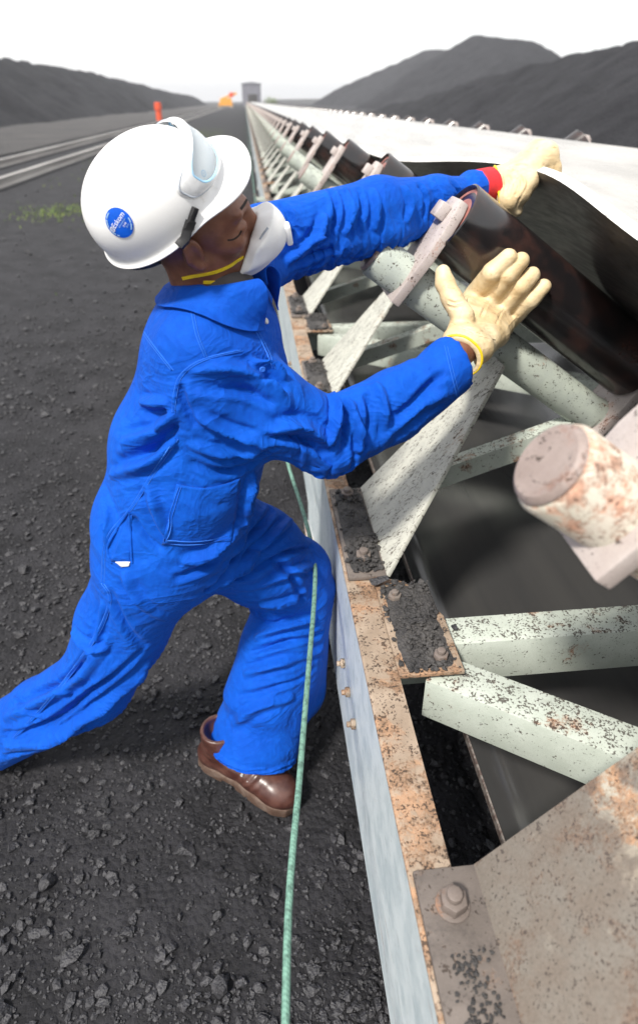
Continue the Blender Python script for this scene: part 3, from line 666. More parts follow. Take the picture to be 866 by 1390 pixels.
# ------------------------------------------------------------------ worker: materials
def worker_mats():
    t = NT('coverall_blue'); a = t.noise(5, 5, .6); b = t.noise(60, 4, .6)
    wv = t.n('TexWave', wave_type='BANDS', bands_direction='DIAGONAL'); t.L(t.tc, wv.inputs[0]); wv.inputs['Scale'].default_value = 420; wv.inputs['Distortion'].default_value = .6
    c = t.mix(t.ramp(t.math('ADD', t.math('MULTIPLY', a, .6), t.math('MULTIPLY', b, .4)), .35, .68), (.0012, .060, .40), (.0018, .082, .48))
    def ridged(scale, rot, st, p):                          # crumple: sharp crease lines between soft facets
        q = t.noise(scale, 3, .55, t.mapped(st, rot), 1.2); q = t.math('ABSOLUTE', t.math('SUBTRACT', t.math('MULTIPLY', q, 2.), 1.)); return t.math('POWER', t.math('SUBTRACT', 1., q), p)
    cr = t.math('ADD', ridged(4.5, (.3, .5, .2), (1, 1, 1.7), 3.5), t.math('MULTIPLY', ridged(11, (.9, .1, 1.2), (1, 1.7, 1), 3.5), .35)); cr = t.math('ADD', cr, t.math('MULTIPLY', t.noise(9, 4, .6), 1.2))
    n1 = t.bump(cr, .48, .010); n2 = t.bump(b, .16, .003, n1)
    M['blue'] = t.out(c, .80, t.bump(wv.outputs['Fac'], .08, .001, n2), .15, Sheen_Weight=.05, Sheen_Roughness=.5, Sheen_Tint=(.35, .55, 1, 1))
    t = NT('stitch_blue'); M['stitch'] = t.out((.03, .15, .58), .8, None, .2)
    t = NT('skin'); a = t.noise(30, 5, .6); b = t.noise(260, 3, .6)
    M['skin'] = t.out(t.mix(t.ramp(a, .35, .65), (.15, .058, .033), (.215, .092, .054)), t.ramp(b, .3, .7, .36, .5), t.bump(b, .12, .0015), .5, Subsurface_Weight=.12, Subsurface_Scale=.01, Subsurface_Radius=(1, .35, .2))
    t = NT('helmet_white'); a = t.noise(14, 5, .6); b = t.noise(4, 4, .6)
    M['helmet'] = t.out(t.mix(t.ramp(t.math('ADD', t.math('MULTIPLY', a, .6), t.math('MULTIPLY', t.noise(70, 5, .7), .4)), .56, .70), (.80, .80, .80), (.60, .58, .55)), t.ramp(b, .3, .7, .22, .36), None, .5)
    t = NT('leather_glove'); a = t.noise(14, 5, .6); b = t.noise(120, 4, .65); cr = t.noise(34, 5, .7, t.mapped((1, 1, 2.5)))
    c = t.mix(t.ramp(a, .35, .7), (.60, .45, .25), (.70, .58, .38)); c = t.mix(t.ramp(cr, .55, .72, 0, .7), c, (.34, .20, .09))
    M['glove'] = t.out(c, .55, t.bump(b, .25, .0015, t.bump(cr, .5, .004)), .4)
    t = NT('boot_leather'); a = t.noise(26, 5, .6); b = t.noise(150, 4, .6)
    M['boot'] = t.out(t.mix(t.ramp(a, .35, .7), (.050, .018, .014), (.095, .040, .030)), t.ramp(a, .3, .7, .30, .46), t.bump(b, .15, .0015), .6)
    t = NT('boot_sole'); a = t.noise(30, 5, .6); M['sole'] = t.out(t.mix(t.ramp(a, .4, .7), (.085, .05, .036), (.15, .11, .09)), .75, t.bump(a, .3, .003), .3)
    t = NT('mask_white'); a = t.noise(60, 5, .6); b = t.noise(16, 4, .6); M['mask'] = t.out(t.mix(t.ramp(b, .4, .75), (.86, .86, .85), (.78, .77, .75)), .85, t.bump(a, .12, .002), .2)
    for n, c, r in (('yellow', (.80, .58, .02), .5), ('black', (.018, .018, .02), .45), ('red', (.62, .02, .03), .7), ('sticker', (.004, .10, .62), .4), ('white_print', (.85, .87, .9), .6), ('pale_print', (.35, .55, .75), .6),
                    ('metal', (.55, .55, .55), .3), ('purple', (.10, .06, .22), .7), ('shirt', (.07, .065, .065), .85), ('lace', (.02, .014, .012), .8), ('eye_white', (.6, .55, .5), .3), ('pocket_white', (.8, .8, .8), .8), ('pale_blue', (.35, .62, .85), .3), ('goggle_white', (.78, .79, .80), .3), ('nose_clip', (.42, .46, .52), .35), ('rubber_print', (.16, .15, .145), .6), ('hair', (.022, .013, .010), .8)):
        t = NT(n); a = t.noise(50, 3, .6); M[n] = t.out(t.mix(t.ramp(a, .4, .7), c, tuple(x*.82 for x in c)), r, None, .4)
    t = NT('goggle_lens'); M['lens'] = t.out((.86, .93, .97), .04, None, .5, None, Transmission_Weight=.92, IOR=1.25)
worker_mats()

# ------------------------------------------------------------------ worker: joints (metres)
v3 = lambda *a: np.array(a, float)
Pv, HL, HR = v3(-.215, 1.30, .92), v3(-.125, 1.35, .88), v3(-.285, 1.25, .86)
KL, AL = v3(.078, 1.448, .635), v3(-.175, 1.265, .14)
KR, AR = v3(-.49, 1.275, .455), v3(-.86, 1.37, .145)
SR, ER, WR = v3(-.115, 1.215, 1.385), v3(.142, 1.240, 1.190), v3(.448, 1.358, 1.282)
SL, EL, WL = v3(.026, 1.617, 1.520), v3(.330, 1.762, 1.562), v3(.650, 1.934, 1.588)
NB = v3(-.085, 1.30, 1.46)
tup = nrm(NB-Pv); lat = nrm(SL-SR); tfw = nrm(np.cross(lat, tup)); lat2 = nrm(np.cross(tup, tfw)); TR = np.array([lat2, tfw, tup])
hlat = nrm(HL-HR); hfw = nrm(np.cross(hlat, v3(0, 0, 1))); HRm = np.array([nrm(np.cross(v3(0, 0, 1), hfw)), hfw, v3(0, 0, 1)])
person = empty('person', (-.3, 1.3, 0)); tag(person, 'worker in blue coverall and white hard hat leaning over the conveyor with gloved hands', 'person')
PL = np.array([-.3, 1.3, 0])
def pobj(name, V, Q, m, parent=None):
    return link(name, mesh_np(name, np.asarray(V)-PL, Q), parent or person, m)
def pix(x, y):
    return np.array(FWD+RGT*((x-433)/867)-UPV*((y-650)/867))

# coverall: loose volume round the body, then a garment with excess length that buckles over it
cf = Field((-1.12, .94, .02), (.76, 2.06, 1.70), .0115, .06)
cf.ell(v3(-.098, 1.325, 1.315), (.192, .162, .215), TR, .01)
cf.ell(v3(-.178, 1.305, 1.12), (.188, .176, .20), TR, .06)
cf.ell(v3(-.238, 1.295, .93), (.188, .178, .185), HRm, .06)
cf.cone(NB+v3(-.01, 0, -.02), SR+v3(.0, .02, -.005), .075, .082, .05); cf.cone(NB+v3(0, 0, -.02), SL, .07, .075, .05)
cf.chain([SR, (SR+ER)/2+v3(0, -.005, -.012), ER], [.088, .084, .076], .03); cf.chain([ER, (ER+WR)/2+v3(0, 0, -.006), WR], [.076, .073, .068], .02)
cf.chain([SL, EL, EL*.45+WL*.55, WL], [.086, .084, .062, .046], .03)
cf.chain([HR, (HR+KR)/2, KR], [.125, .112, .100], .04); cf.chain([KR, (KR+AR)/2, AR], [.100, .092, .090], .03)
HEM = v3(-.070, 1.258, .200)
cf.chain([HL, (HL+KL)/2, KL], [.125, .124, .106], .04); cf.chain([KL, (KL+HEM)/2+v3(.012, .01, .01), HEM], [.104, .118, .136], .03); cf.chain([KL+v3(.0, .02, -.03), v3(.050, 1.40, .25)], [.095, .115], .06)
def cut_end(c, d, r, hollow=.8):
    d = nrm(d); c = np.array(c)
    def half(P): return np.maximum(-((P-c) @ d), np.linalg.norm(P-c, axis=-1)-r*2.4)
    cf.put(half, c-r*2.4, c+r*2.4, .004, 'sub'); cf.cone(c-d*.05, c+d*.1, r*hollow*.9, r*hollow, .004, 'sub')
cut_end(WR+nrm(WR-ER)*.004, WR-ER, .068, .72); cut_end(WL, WL-EL, .046, .62)
cut_end(HEM+v3(-.01, -.01, -.030), nrm(HEM-KL)+v3(.02, .02, -.25), .150); cut_end(AR+v3(-.03, .005, -.03), AR-KR, .090)
cf.cone(NB+v3(.0, 0, .03), NB+v3(.02, .0, .2), .058, .09, .01, 'sub')
CV, CQ = cf.mesh()
ZONES = [  # centre, radius, direction of the excess, amount
    (ER+v3(0, 0, .03), .12, nrm(WR-SR), .30), (SR+v3(.10, -.02, -.05), .12, nrm(ER-SR), .09), ((ER+WR)/2, .12, nrm(WR-ER), .10), (SR+v3(-.02, 0, -.14), .15, nrm(v3(.3, 0, 1)), .09),
    (EL, .16, nrm(WL-SL), .30), (SL+v3(.1, .02, .01), .12, nrm(WL-SL), .28), (v3(-.18, 1.3, 1.05), .20, nrm(tup), .10), (v3(-.03, 1.3, .98), .16, nrm(v3(.3, 0, 1)), .10),
    (HR+v3(.07, -.03, -.08), .17, nrm(v3(.6, 0, .8)), .10), (KL+v3(-.05, -.05, 0), .16, nrm(KL-AL), .10), (HL+v3(.07, 0, -.09), .15, nrm(KL-HL), .10), (AL+v3(.03, 0, .17), .15, nrm(KL-AL), .10),
    (KR, .2, nrm(v3(.5, -.6, -.5)), .08), ((KR+AR)/2, .25, nrm(v3(.45, -.4, -.8)), .08)]
def growth(mid, dr):
    g = np.full(len(mid), 1.02)
    for c, r, d, a in ZONES: g += a*np.exp(-((mid-c)**2).sum(1)/(r*r))*(dr @ d)**2
    return g
pin = np.zeros(len(CV))
for c, r in ((WR, .11), (WL, .10), (NB+v3(0, 0, .06), .10)): pin = np.maximum(pin, np.clip(1.6-np.linalg.norm(CV-c, axis=1)/r*1.0, 0, 1))
CV = cloth(CV, CQ, cf, growth, pin, 240, -.014, .012, .14, .0003)
def subdiv(V, Q, lev=1):
    o = bpy.data.objects.new('tmp', mesh_np('tmp', V, Q)); COL.objects.link(o); mo = o.modifiers.new('s', 'SUBSURF'); mo.levels = lev; mo.render_levels = lev
    dg = bpy.context.evaluated_depsgraph_get(); e = o.evaluated_get(dg); me = e.to_mesh(); n = len(me.vertices); v = np.zeros(n*3, np.float32); me.vertices.foreach_get('co', v)
    q = np.zeros(len(me.loops), np.int32); me.loops.foreach_get('vertex_index', q); e.to_mesh_clear(); m0 = o.data; bpy.data.objects.remove(o); bpy.data.meshes.remove(m0)
    return v.reshape(-1, 3).astype(float), q.reshape(-1, 4)
CV, CQ = subdiv(CV, CQ, 1)
def hit(bvh, x, y):
    r = bvh.ray_cast(CAMPOS, Vector(pix(x, y))); return None if r[0] is None else np.array(r[0])
def bvh_of(V, Q): return BVHTree.FromPolygons([tuple(p) for p in V], [tuple(int(i) for i in q) for q in Q])
CB = bvh_of(CV, CQ)
FOLDS = [  # hand-laid folds: points in the order they run, width and height in mm (negative: crease)
    # near sleeve
    ([(366, 587), (400, 578), (425, 585), (450, 606)], 14, 9), ([(352, 598), (390, 594), (420, 602), (440, 620)], 10, -6), ([(450, 536), (456, 565), (449, 604)], 9, 9), ([(463, 540), (470, 575), (466, 612)], 8, -8),
    ([(475, 545), (485, 583), (487, 615)], 9, 9), ([(497, 535), (503, 560), (500, 600)], 9, -6), ([(508, 520), (520, 545), (522, 585)], 11, 6), ([(516, 600), (563, 556), (609, 533)], 14, 5), ([(530, 575), (575, 530), (605, 505)], 10, -4),
    ([(255, 505), (310, 500), (365, 520), (395, 555)], 14, 6), ([(275, 528), (330, 530), (372, 552)], 10, -5), ([(262, 560), (310, 585), (365, 603)], 12, 6), ([(340, 492), (365, 498), (388, 515)], 9, 7), ([(350, 512), (372, 515), (390, 532)], 7, -6), ([(245, 520), (250, 550), (268, 580)], 10, -4),
    # back, waist and belly
    ([(238, 560), (205, 590), (165, 602), (142, 603)], 13, 8), ([(240, 577), (205, 612), (160, 625), (135, 640)], 11, -7), ([(238, 596), (200, 630), (150, 645), (128, 660)], 12, 7), ([(170, 520), (190, 545), (230, 548)], 10, 5), ([(168, 540), (195, 562), (228, 560)], 9, -4),
    ([(255, 600), (300, 615), (340, 612), (372, 590)], 12, 6), ([(258, 625), (310, 640), (360, 625)], 10, -5), ([(345, 640), (333, 675), (325, 715)], 10, 7), ([(360, 630), (348, 665), (345, 700)], 9, -6), ([(200, 655), (215, 700), (235, 735)], 12, 5), ([(180, 700), (200, 730), (222, 748)], 9, -4),
    ([(140, 660), (150, 700), (145, 740)], 12, 5),
    # hip, crotch and thighs
    ([(277, 806), (320, 755), (352, 715), (370, 690)], 11, -9), ([(285, 800), (335, 760), (375, 722), (395, 706)], 10, 8), ([(292, 803), (345, 775), (395, 748), (425, 742)], 9, -6), ([(300, 812), (350, 795), (400, 775), (425, 768)], 11, 6),
    ([(245, 765), (290, 745), (330, 700)], 13, 7), ([(235, 785), (270, 775), (300, 757)], 10, -5), ([(168, 775), (185, 810), (230, 840)], 12, 5), ([(150, 800), (170, 850), (200, 880)], 12, -4), ([(140, 815), (135, 860), (120, 895)], 10, 5),
    # rear leg
    ([(205, 895), (140, 955), (70, 1000), (5, 1012)], 14, 11), ([(195, 880), (130, 935), (65, 982), (5, 996)], 10, -9), ([(215, 905), (150, 975), (75, 1020), (5, 1028)], 9, -8), ([(150, 860), (110, 920), (50, 955), (5, 975)], 13, 7), ([(120, 885), (85, 925), (40, 945)], 9, -5),
    ([(100, 855), (120, 875), (150, 880)], 10, 6), ([(60, 905), (75, 925), (100, 940)], 9, 5), ([(20, 945), (35, 962), (60, 972)], 8, 6), ([(240, 850), (200, 905), (160, 945)], 12, 6),
    # front leg
    ([(345, 868), (385, 850), (430, 838)], 11, 8), ([(340, 885), (385, 872), (440, 858)], 10, -8), ([(330, 915), (380, 900), (440, 880)], 12, 7), ([(322, 945), (370, 935), (430, 905)], 10, -5), ([(315, 985), (350, 960), (400, 945)], 14, 6), ([(370, 760), (395, 780), (410, 820)], 12, -5), ([(350, 820), (385, 815), (415, 800)], 10, 6),
    # far sleeve
    ([(428, 258), (441, 290), (425, 335)], 10, 9), ([(447, 258), (456, 290), (448, 335)], 8, -8), ([(466, 256), (477, 288), (468, 320)], 9, 8), ([(486, 256), (492, 285), (486, 320)], 8, -6), ([(503, 256), (512, 280), (508, 315)], 10, 6), ([(545, 252), (556, 275), (552, 305)], 10, 5), ([(585, 248), (597, 268), (600, 290)], 9, 5), ([(566, 250), (577, 270), (575, 300)], 8, -5),
    ([(365, 277), (380, 300), (392, 330)], 9, 7), ([(380, 276), (395, 295), (408, 320)], 7, -6), ([(388, 358), (415, 335), (432, 318)], 10, 7), ([(400, 362), (430, 345), (460, 335)], 8, -5), ([(610, 246), (622, 262), (628, 278)], 7, -4)]
def apply_folds(V, Q, folds, bvh):
    N = lap(vnormals(V, Q), edges_of(Q), len(V), .5, 3); D = np.zeros(len(V))
    for pts, wd, ht in folds:
        P = [hit(bvh, *p) for p in pts]; P = [p for p in P if p is not None]
        if len(P) < 2: continue
        P = np.array([np.array(q) for q in smooth_path(P, 6)]); wd *= .00088; ht *= .0023
        lo, hi = P.min(0)-wd*3, P.max(0)+wd*3; near = np.where(((V > lo) & (V < hi)).all(1))[0]
        best = np.full(len(near), 9.); bt_ = np.zeros(len(near))
        for i in range(len(P)-1):
            a, b = P[i], P[i+1]; ab = b-a; t = np.clip(((V[near]-a) @ ab)/(ab @ ab+1e-12), 0, 1); d = np.linalg.norm(V[near]-a-t[:, None]*ab, axis=1)
            m_ = d < best; best[m_] = d[m_]; bt_[m_] = (i+t[m_])/(len(P)-1)
        u_ = best/wd; tp = np.clip(np.minimum(bt_, 1-bt_)/.3, 0, 1)**.7
        D[near] += ht*tp*(np.exp(-np.abs(u_)**1.35)*1.25-.30*np.exp(-(u_-1.8)**2*2))
    return V+N*D[:, None]
def smooth_path(P, n=6):
    P = [Vector(p) for p in P]; out = []
    for i in range(len(P)-1):
        p0, p1, p2, p3 = P[max(i-1, 0)], P[i], P[i+1], P[min(i+2, len(P)-1)]
        for k in range(n):
            t = k/n; out.append(.5*((2*p1)+(p2-p0)*t+(2*p0-5*p1+4*p2-p3)*t*t+(3*p1-p0-3*p2+p3)*t**3))
    return out+[P[-1]]
CV = apply_folds(CV, CQ, FOLDS, CB); ce_ = edges_of(CQ)
CS = lap(CV, ce_, len(CV), .5, 10); CV = CV+np.clip(CV-CS, -.006, .006)*.8          # sharpen the creases
CB = bvh_of(CV, CQ)
cov = pobj('coverall', CV, CQ, M['blue'])
# ------------------------------------------------------------------ surface helpers: strips, patches and print that follow a surface
def at_px(x, y, d): return np.array(CAMPOS)+pix(x, y)*d
def surf(bvh, p, n, reach=.12):
    r = bvh.ray_cast(Vector(p)+Vector(n)*reach, -Vector(n), reach*2.5)
    return (None, None) if r[0] is None else (np.array(r[0]), np.array(r[1]))
def path_on(bvh, pts, n=8, lift_=0.0):
    """pixel polyline -> smooth points and normals on the surface"""
    P, N = [], []
    for p in smooth_path([(x, y, 0) for x, y in pts], n):
        r = bvh.ray_cast(CAMPOS, Vector(pix(p.x, p.y)))
        if r[0] is not None: P.append(np.array(r[0])+np.array(r[1])*lift_); N.append(np.array(r[1]))
    return P, N
def strip(name, bvh, pts, width, thick, m, parent, n=8, round_=True):
    P, N = path_on(bvh, pts, n)
    if len(P) < 3: return None
    P = np.array(P); N = lapline(np.array(N)); P = lapline(P, 2)
    T = np.gradient(P, axis=0); S = np.cross(T, N); S /= np.linalg.norm(S, axis=1)[:, None]+1e-9
    V, F = [], []
    prof = [(-1, -.6), (-.8, .7), (0, 1), (.8, .7), (1, -.6)] if round_ else [(-1, -.5), (-1, 1), (1, 1), (1, -.5)]
    k = len(prof)
    for i in range(len(P)):
        for a, b in prof: V.append(P[i]+S[i]*a*width/2+N[i]*b*thick)
    for i in range(len(P)-1):
        for j in range(k): F.append((i*k+j, i*k+(j+1) % k, (i+1)*k+(j+1) % k, (i+1)*k+j))
    mb = MB(); mb.add([Vector(v-PL) for v in V], F+[tuple(range(k)), tuple(range((len(P)-1)*k, len(P)*k))]); return mb.build(name, m, parent, 0, 60)
def lapline(A, it=3):
    for _ in range(it): A = np.concatenate([A[:1], A[:-2]*.25+A[1:-1]*.5+A[2:]*.25, A[-1:]])
    return A
def text_mesh(body, size=1.):
    c = bpy.data.curves.new('txt', 'FONT'); c.body = body; c.size = size; c.align_x = 'CENTER'; c.align_y = 'CENTER'; c.resolution_u = 2
    o = bpy.data.objects.new('txt', c); COL.objects.link(o); dg = bpy.context.evaluated_depsgraph_get(); e = o.evaluated_get(dg); me = e.to_mesh()
    v = [tuple(p.co) for p in me.vertices]; f = [tuple(p.vertices) for p in me.polygons]; e.to_mesh_clear(); bpy.data.objects.remove(o); bpy.data.curves.remove(c); return v, f
def decal(name, bvh, c, n, up, v2, f2, off, m, parent, origin=PL):
    """flat print laid on a surface round point c: v2 are (u, v) in metres"""
    n = nrm(n); up = nrm(np.array(up)-n*np.dot(up, n)); rt = np.cross(up, n); V = []
    for q in v2:
        p = c+rt*q[0]+up*q[1]; h, _ = surf(bvh, p, n); h = p if h is None else h; V.append(Vector(h+n*off-origin))
    mb = MB(); mb.v = [tuple(v) for v in V]; mb.f = list(f2); me = bpy.data.meshes.new(name); me.from_pydata(mb.v, [], mb.f); me.update(); return link(name, me, parent, m)
def disc2(r, rings=5, seg=32, r0=0., a0=0., a1=2*math.pi, cx=0, cy=0):
    V, F = [], []
    for i in range(rings+1):
        rr = r0+(r-r0)*i/rings
        for k in range(seg+1): a = a0+(a1-a0)*k/seg; V.append((cx+rr*math.cos(a), cy+rr*math.sin(a)))
    for i in range(rings):
        for k in range(seg): b = i*(seg+1)+k; F.append((b, b+seg+1, b+seg+2, b+1))
    return V, F

# ------------------------------------------------------------------ head
hf = nrm((.978, .03, .19)); hu0 = nrm((-.185, -.43, .88)); hl = nrm(np.cross(hu0, hf)); hu = np.cross(hf, hl)
HC = v3(-.103, 1.275, 1.605)
def hw(p): p = np.asarray(p, float); return HC+p[..., 0:1]*hf+p[..., 1:2]*hl+p[..., 2:3]*hu
def hloc(p): q = np.asarray(p)-HC; return np.stack([q @ hf, q @ hl, q @ hu], -1)
fh = Field((-.16, -.14, -.27), (.19, .14, .14), .0036, .055)
fh.ell((-.020, .004, .012), (.088, .070, .082), None, .01); fh.ell((.030, 0, .022), (.062, .064, .060), None, .02); fh.ell((.040, 0, -.040), (.056, .057, .075), None, .03)
for s in (-1, 1):
    fh.cone((-.005, .054*s, -.048), (.066, .016*s, -.104), .021, .019, .02); fh.ell((.056, .044*s, -.024), (.026, .022, .020), None, .02)
    fh.cone((.080, .040*s, .024), (.092, .008*s, .020), .011, .010, .012); fh.ell((.096, .034*s, -.002), (.018, .021, .015), None, .010, 'sub'); fh.ell((.079, .034*s, -.003), (.0150, .0175, .0120), None, .002)
    fh.cone((.089, .020*s, -.0085), (.083, .047*s, -.0075), .0028, .0028, .004)                         # lower lid
    fh.ell((-.012, .079*s, -.008), (.019, .009, .033), None, .004); fh.ell((-.008, .088*s, -.006), (.010, .006, .021), None, .004, 'sub'); fh.ell((-.004, .082*s, -.034), (.010, .007, .010), None, .004)
    fh.cone((-.024, .087*s, .014), (-.024, .086*s, -.018), .0045, .004, .004)
fh.cone((.095, 0, .012), (.106, 0, -.030), .010, .014, .012); fh.cone((.074, 0, -.104), (.078, 0, -.102), .02, .02, .02)
nb_l = hloc(NB+v3(.0, 0, -.05))
fh.cone((-.025, 0, -.05), nb_l, .054, .060, .03)
HV, HQ = fh.mesh(); HV = lap(HV, edges_of(HQ), len(HV), .4, 1); HV = hw(HV)
head = pobj('body', HV, HQ, M['skin']); HB = bvh_of(HV, HQ)
# eyebrow and lashes
strip('eyebrow', HB, [(327, 284), (332, 277), (337, 268)], .0055, .0008, M['hair'], head)
strip('eyelash', HB, [(309, 326), (317, 325), (324, 320), (328, 313)], .0034, .0012, M['hair'], head)
# neck and forearm skin that shows between sleeve and glove
fs = Field(np.minimum(ER, WR)-.06, WR+v3(.12, .12, .10), .005, .03); fs.cone(ER*.12+WR*.88, at_px(636, 470, 1.50), .033, .033, .01)
V_, Q_ = fs.mesh(); pobj('forearm', V_, Q_, M['skin'], None)
fs = Field(WL-.12, WL+.16, .005, .03); fs.cone(EL*.10+WL*.90, at_px(676, 258, 1.85), .032, .033, .01)
V_, Q_ = fs.mesh(); pobj('forearm', V_, Q_, M['skin'], None)

# dust mask: pleated cup over nose and chin
fm = Field((-.02, -.11, -.17), (.19, .11, .06), .0034, .03)
def maskfn(P):
    c = np.array((.064, 0, -.044)); r = np.array((.096, .070, .080)); q = P-c; k0 = np.sqrt(((q/r)**2).sum(-1)); k1 = np.sqrt(((q/(r*r))**2).sum(-1))+1e-9; e = k0*(k0-1)/k1
    tip = np.linalg.norm((P-np.array((.136, 0, -.050)))/np.array((1, 1.25, 1.15)), axis=-1)-.024
    hh = np.clip(.5+.5*(e-tip)/.03, 0, 1); e = e*(1-hh)+tip*hh-.03*hh*(1-hh)
    pl = .0018*np.sin((P[..., 2]+.052)*150+np.abs(P[..., 1])*35)*np.clip((.135-P[..., 0])/.05, 0, 1)*np.clip(np.abs(P[..., 1])/.03, 0, 1)
    back = (.124+.56*P[..., 2]-.30*np.abs(P[..., 1])-P[..., 0])*.8
    fd = fh.sample(P.reshape(-1, 3))[0].reshape(P.shape[:-1]); fwd_ = np.maximum(-back/.8, 0)
    return np.maximum(np.maximum(e+pl, back), np.where(fwd_ < .042, fd-(.0035+fwd_*1.05), -1))
fm.put(maskfn, (-.01, -.09, -.15), (.17, .09, .045), .004)
MV, MQ = fm.mesh(); MV = lap(MV, edges_of(MQ), len(MV), .35, 1); MV = hw(MV); mask = pobj('dust_mask', MV, MQ, M['mask']); KB = bvh_of(MV, MQ)
strip('nose_clip', KB, [(353, 325), (358, 317), (364, 309)], .006, .0009, M['nose_clip'], mask)
vt = hw(v3(.166, -.014, -.056)); mb = MB(); mb.box(Vector(vt-PL), (.012, .022, .042), Matrix([hf, hl, hu]).transposed()); mb.build('valve_tab', M['mask'], mask, .004)
HMB = bvh_of(np.concatenate([HV, MV]), np.concatenate([HQ, MQ+len(HV)]))
strip('strap', HMB, [(330, 349), (322, 354), (312, 361), (296, 368), (280, 372), (262, 375), (248, 378)], .0062, .0016, M['yellow'], mask, 8, False)
strip('strap', HMB, [(322, 379), (308, 382), (292, 383), (276, 383)], .0062, .0016, M['yellow'], mask, 8, False)

# ------------------------------------------------------------------ hard hat
HO = v3(0, 0, 0); HH = .122; AF = nrm((.825, -.03, .563)); AU0 = nrm((-.498, -.52, .684)); ALf = nrm(np.cross(AU0, AF)); AU = np.cross(AF, ALf); HATC = v3(-.166, 1.243, 1.645)
def ha(p): p = np.asarray(p, float)*.92; return HATC+p[..., 0:1]*AF+p[..., 1:2]*ALf+p[..., 2:3]*AU
def hat_pt(phi, t):
    """phi 0 = front; t 0..1 dome, 1..1.35 brim"""
    c, s = math.cos(phi), math.sin(phi); R = 1/math.sqrt((c/(.140 if c > 0 else .136))**2+(s/.116)**2)
    if t <= 1:
        a = t*math.pi/2; r = R*math.sin(a)**.92; z = HH*max(math.cos(a), 0)**.86
        rib = 0
        return HO+v3(r*c, r*s, z+rib)
    q = (t-1)/.35; pk = math.exp(-(phi/.80)**4); ext = .010+.050*pk; dz = -.012-.006*pk-.010*pk*q
    return HO+v3((R+ext*q)*c, (R+ext*q*.9)*s, dz*q*(1.5-.5*q)-.004)
nphi, ts = 96, list(np.linspace(0.004, 1, 30))+[1.04, 1.1, 1.17, 1.24, 1.3, 1.35]
V = [hat_pt(2*math.pi*k/nphi-math.pi, t) for t in ts for k in range(nphi)]; nt = len(ts)
F = [(i*nphi+k, (i+1)*nphi+k, (i+1)*nphi+(k+1) % nphi, i*nphi+(k+1) % nphi) for i in range(nt-1) for k in range(nphi)]
V = ha(np.array(V)); hat = empty('hard_hat', tuple(ha(HO)-PL)); hat.parent = person; HLo = ha(HO)
mb = MB(); mb.v = [tuple(v-HLo) for v in V]; mb.f = F+[tuple(range(nphi-1, -1, -1))]
sh = mb.build('shell', M['helmet'], hat, 0, 50); so_ = sh.modifiers.new('t', 'SOLIDIFY'); so_.thickness = .0032; so_.offset = -1
HTB = bvh_of(V, [f for f in F])
# head band and rear strap inside the shell
band = [ha(HO+v3(.108*math.cos(a)-.004, .090*math.sin(a), -.010))-HLo for a in np.linspace(0, 2*math.pi, 49)]
V_ = []; F_ = []
for i, p in enumerate(band): V_ += [p-AU*.012, p+AU*.014]
for i in range(48): F_.append((2*i, 2*i+2, 2*i+3, 2*i+1))
mb = MB(); mb.v = [tuple(v) for v in V_]; mb.f = F_; mb.build('head_band', M['black'], hat)
mb = MB(); mb.tube([ha(HO+v3(.128*math.cos(a)-.006, .106*math.sin(a), -.022-.010*abs(math.sin(a/1.))))-HLo for a in np.linspace(1.9, 4.38, 24)], .0065, 8); mb.build('nape_strap', M['black'], hat)
# sticker
def on_hat(x, y):
    r = HTB.ray_cast(CAMPOS, Vector(pix(x, y)))
    if r[0] is None: r = HTB.find_nearest(Vector(at_px(x, y, 1.10)))
    n = np.array(r[1]); n = n if n @ pix(x, y) < 0 else -n; return np.array(r[0]), n
sc_, sn = on_hat(162, 303); sup = np.array(UPV)*.80-np.array(RGT)*.60
def prt(name, v, f, off, m): return decal(name, HTB, sc_, sn, sup, v, f, off, m, hat, HLo)
v, f = disc2(.0245, 6, 40); stk = prt('sticker', v, f, .0011, M['sticker'])
def sprt(v, f, m=M['white_print']):
    o = prt('print', v, f, .0018, m); o.parent = stk
tv, tf = text_mesh('Eskom', .0125); sprt([(a+.004, b+.0035) for a, b, _ in tv], tf)
v, f = disc2(.0046, 1, 20, .0034, cx=-.0172, cy=.0030); sprt(v, f); v, f = disc2(.0022, 1, 12, .0012, cx=-.0172, cy=.0030); sprt(v, f)
tv, tf = text_mesh('Generation', .0046); sprt([(a+.0045, b-.0035) for a, b, _ in tv], tf, M['pale_print'])
tv, tf = text_mesh('2188', .0048); sprt([(a+.006, b-.0085) for a, b, _ in tv], tf)
tv, tf = text_mesh('2012', .0042); sprt([(a+.008, b-.0130) for a, b, _ in tv], tf, M['pale_print'])
for a0, a1 in ((1.5, 2.0), (2.1, 2.7), (2.8, 3.4), (3.5, 3.7), (5.0, 5.5), (5.55, 5.95)): v, f = disc2(.0222, 1, 8, .0203, a0, a1); sprt(v, f, M['pale_print'])

# goggles pushed up on the front of the shell
gog = empty('goggles', tuple(ha(HO)-PL)); gog.parent = person
def gg(a, k, out):
    c, s = math.cos(a), math.sin(a); e = .62; y = .093*k*math.copysign(abs(c)**e, c); z = .038+.034*k*math.copysign(abs(s)**e, s)
    x = .140*math.sqrt(max(.05, 1-abs(y/.116)**2.3-abs(z/.128)**2.6))
    return HO+v3(x+out-.35*max(0, abs(y)-.08), y, z)
na = 72; V_, F_ = [], []
RINGS = [(1.05, .001), (1.04, .010), (1.0, .015), (.93, .015), (.90, .010), (.90, .004)]
for k, out in RINGS: V_ += [ha(gg(2*math.pi*i/na, k, out))-HLo for i in range(na)]
F_ = [(r*na+i, r*na+(i+1) % na, (r+1)*na+(i+1) % na, (r+1)*na+i) for r in range(len(RINGS)-1) for i in range(na)]
mb = MB(); mb.v = [tuple(v) for v in V_]; mb.f = F_; mb.build('frame', M['goggle_white'], gog, 0, 60)
V_, F_ = [], []; ks = (0.02, .3, .6, .905)
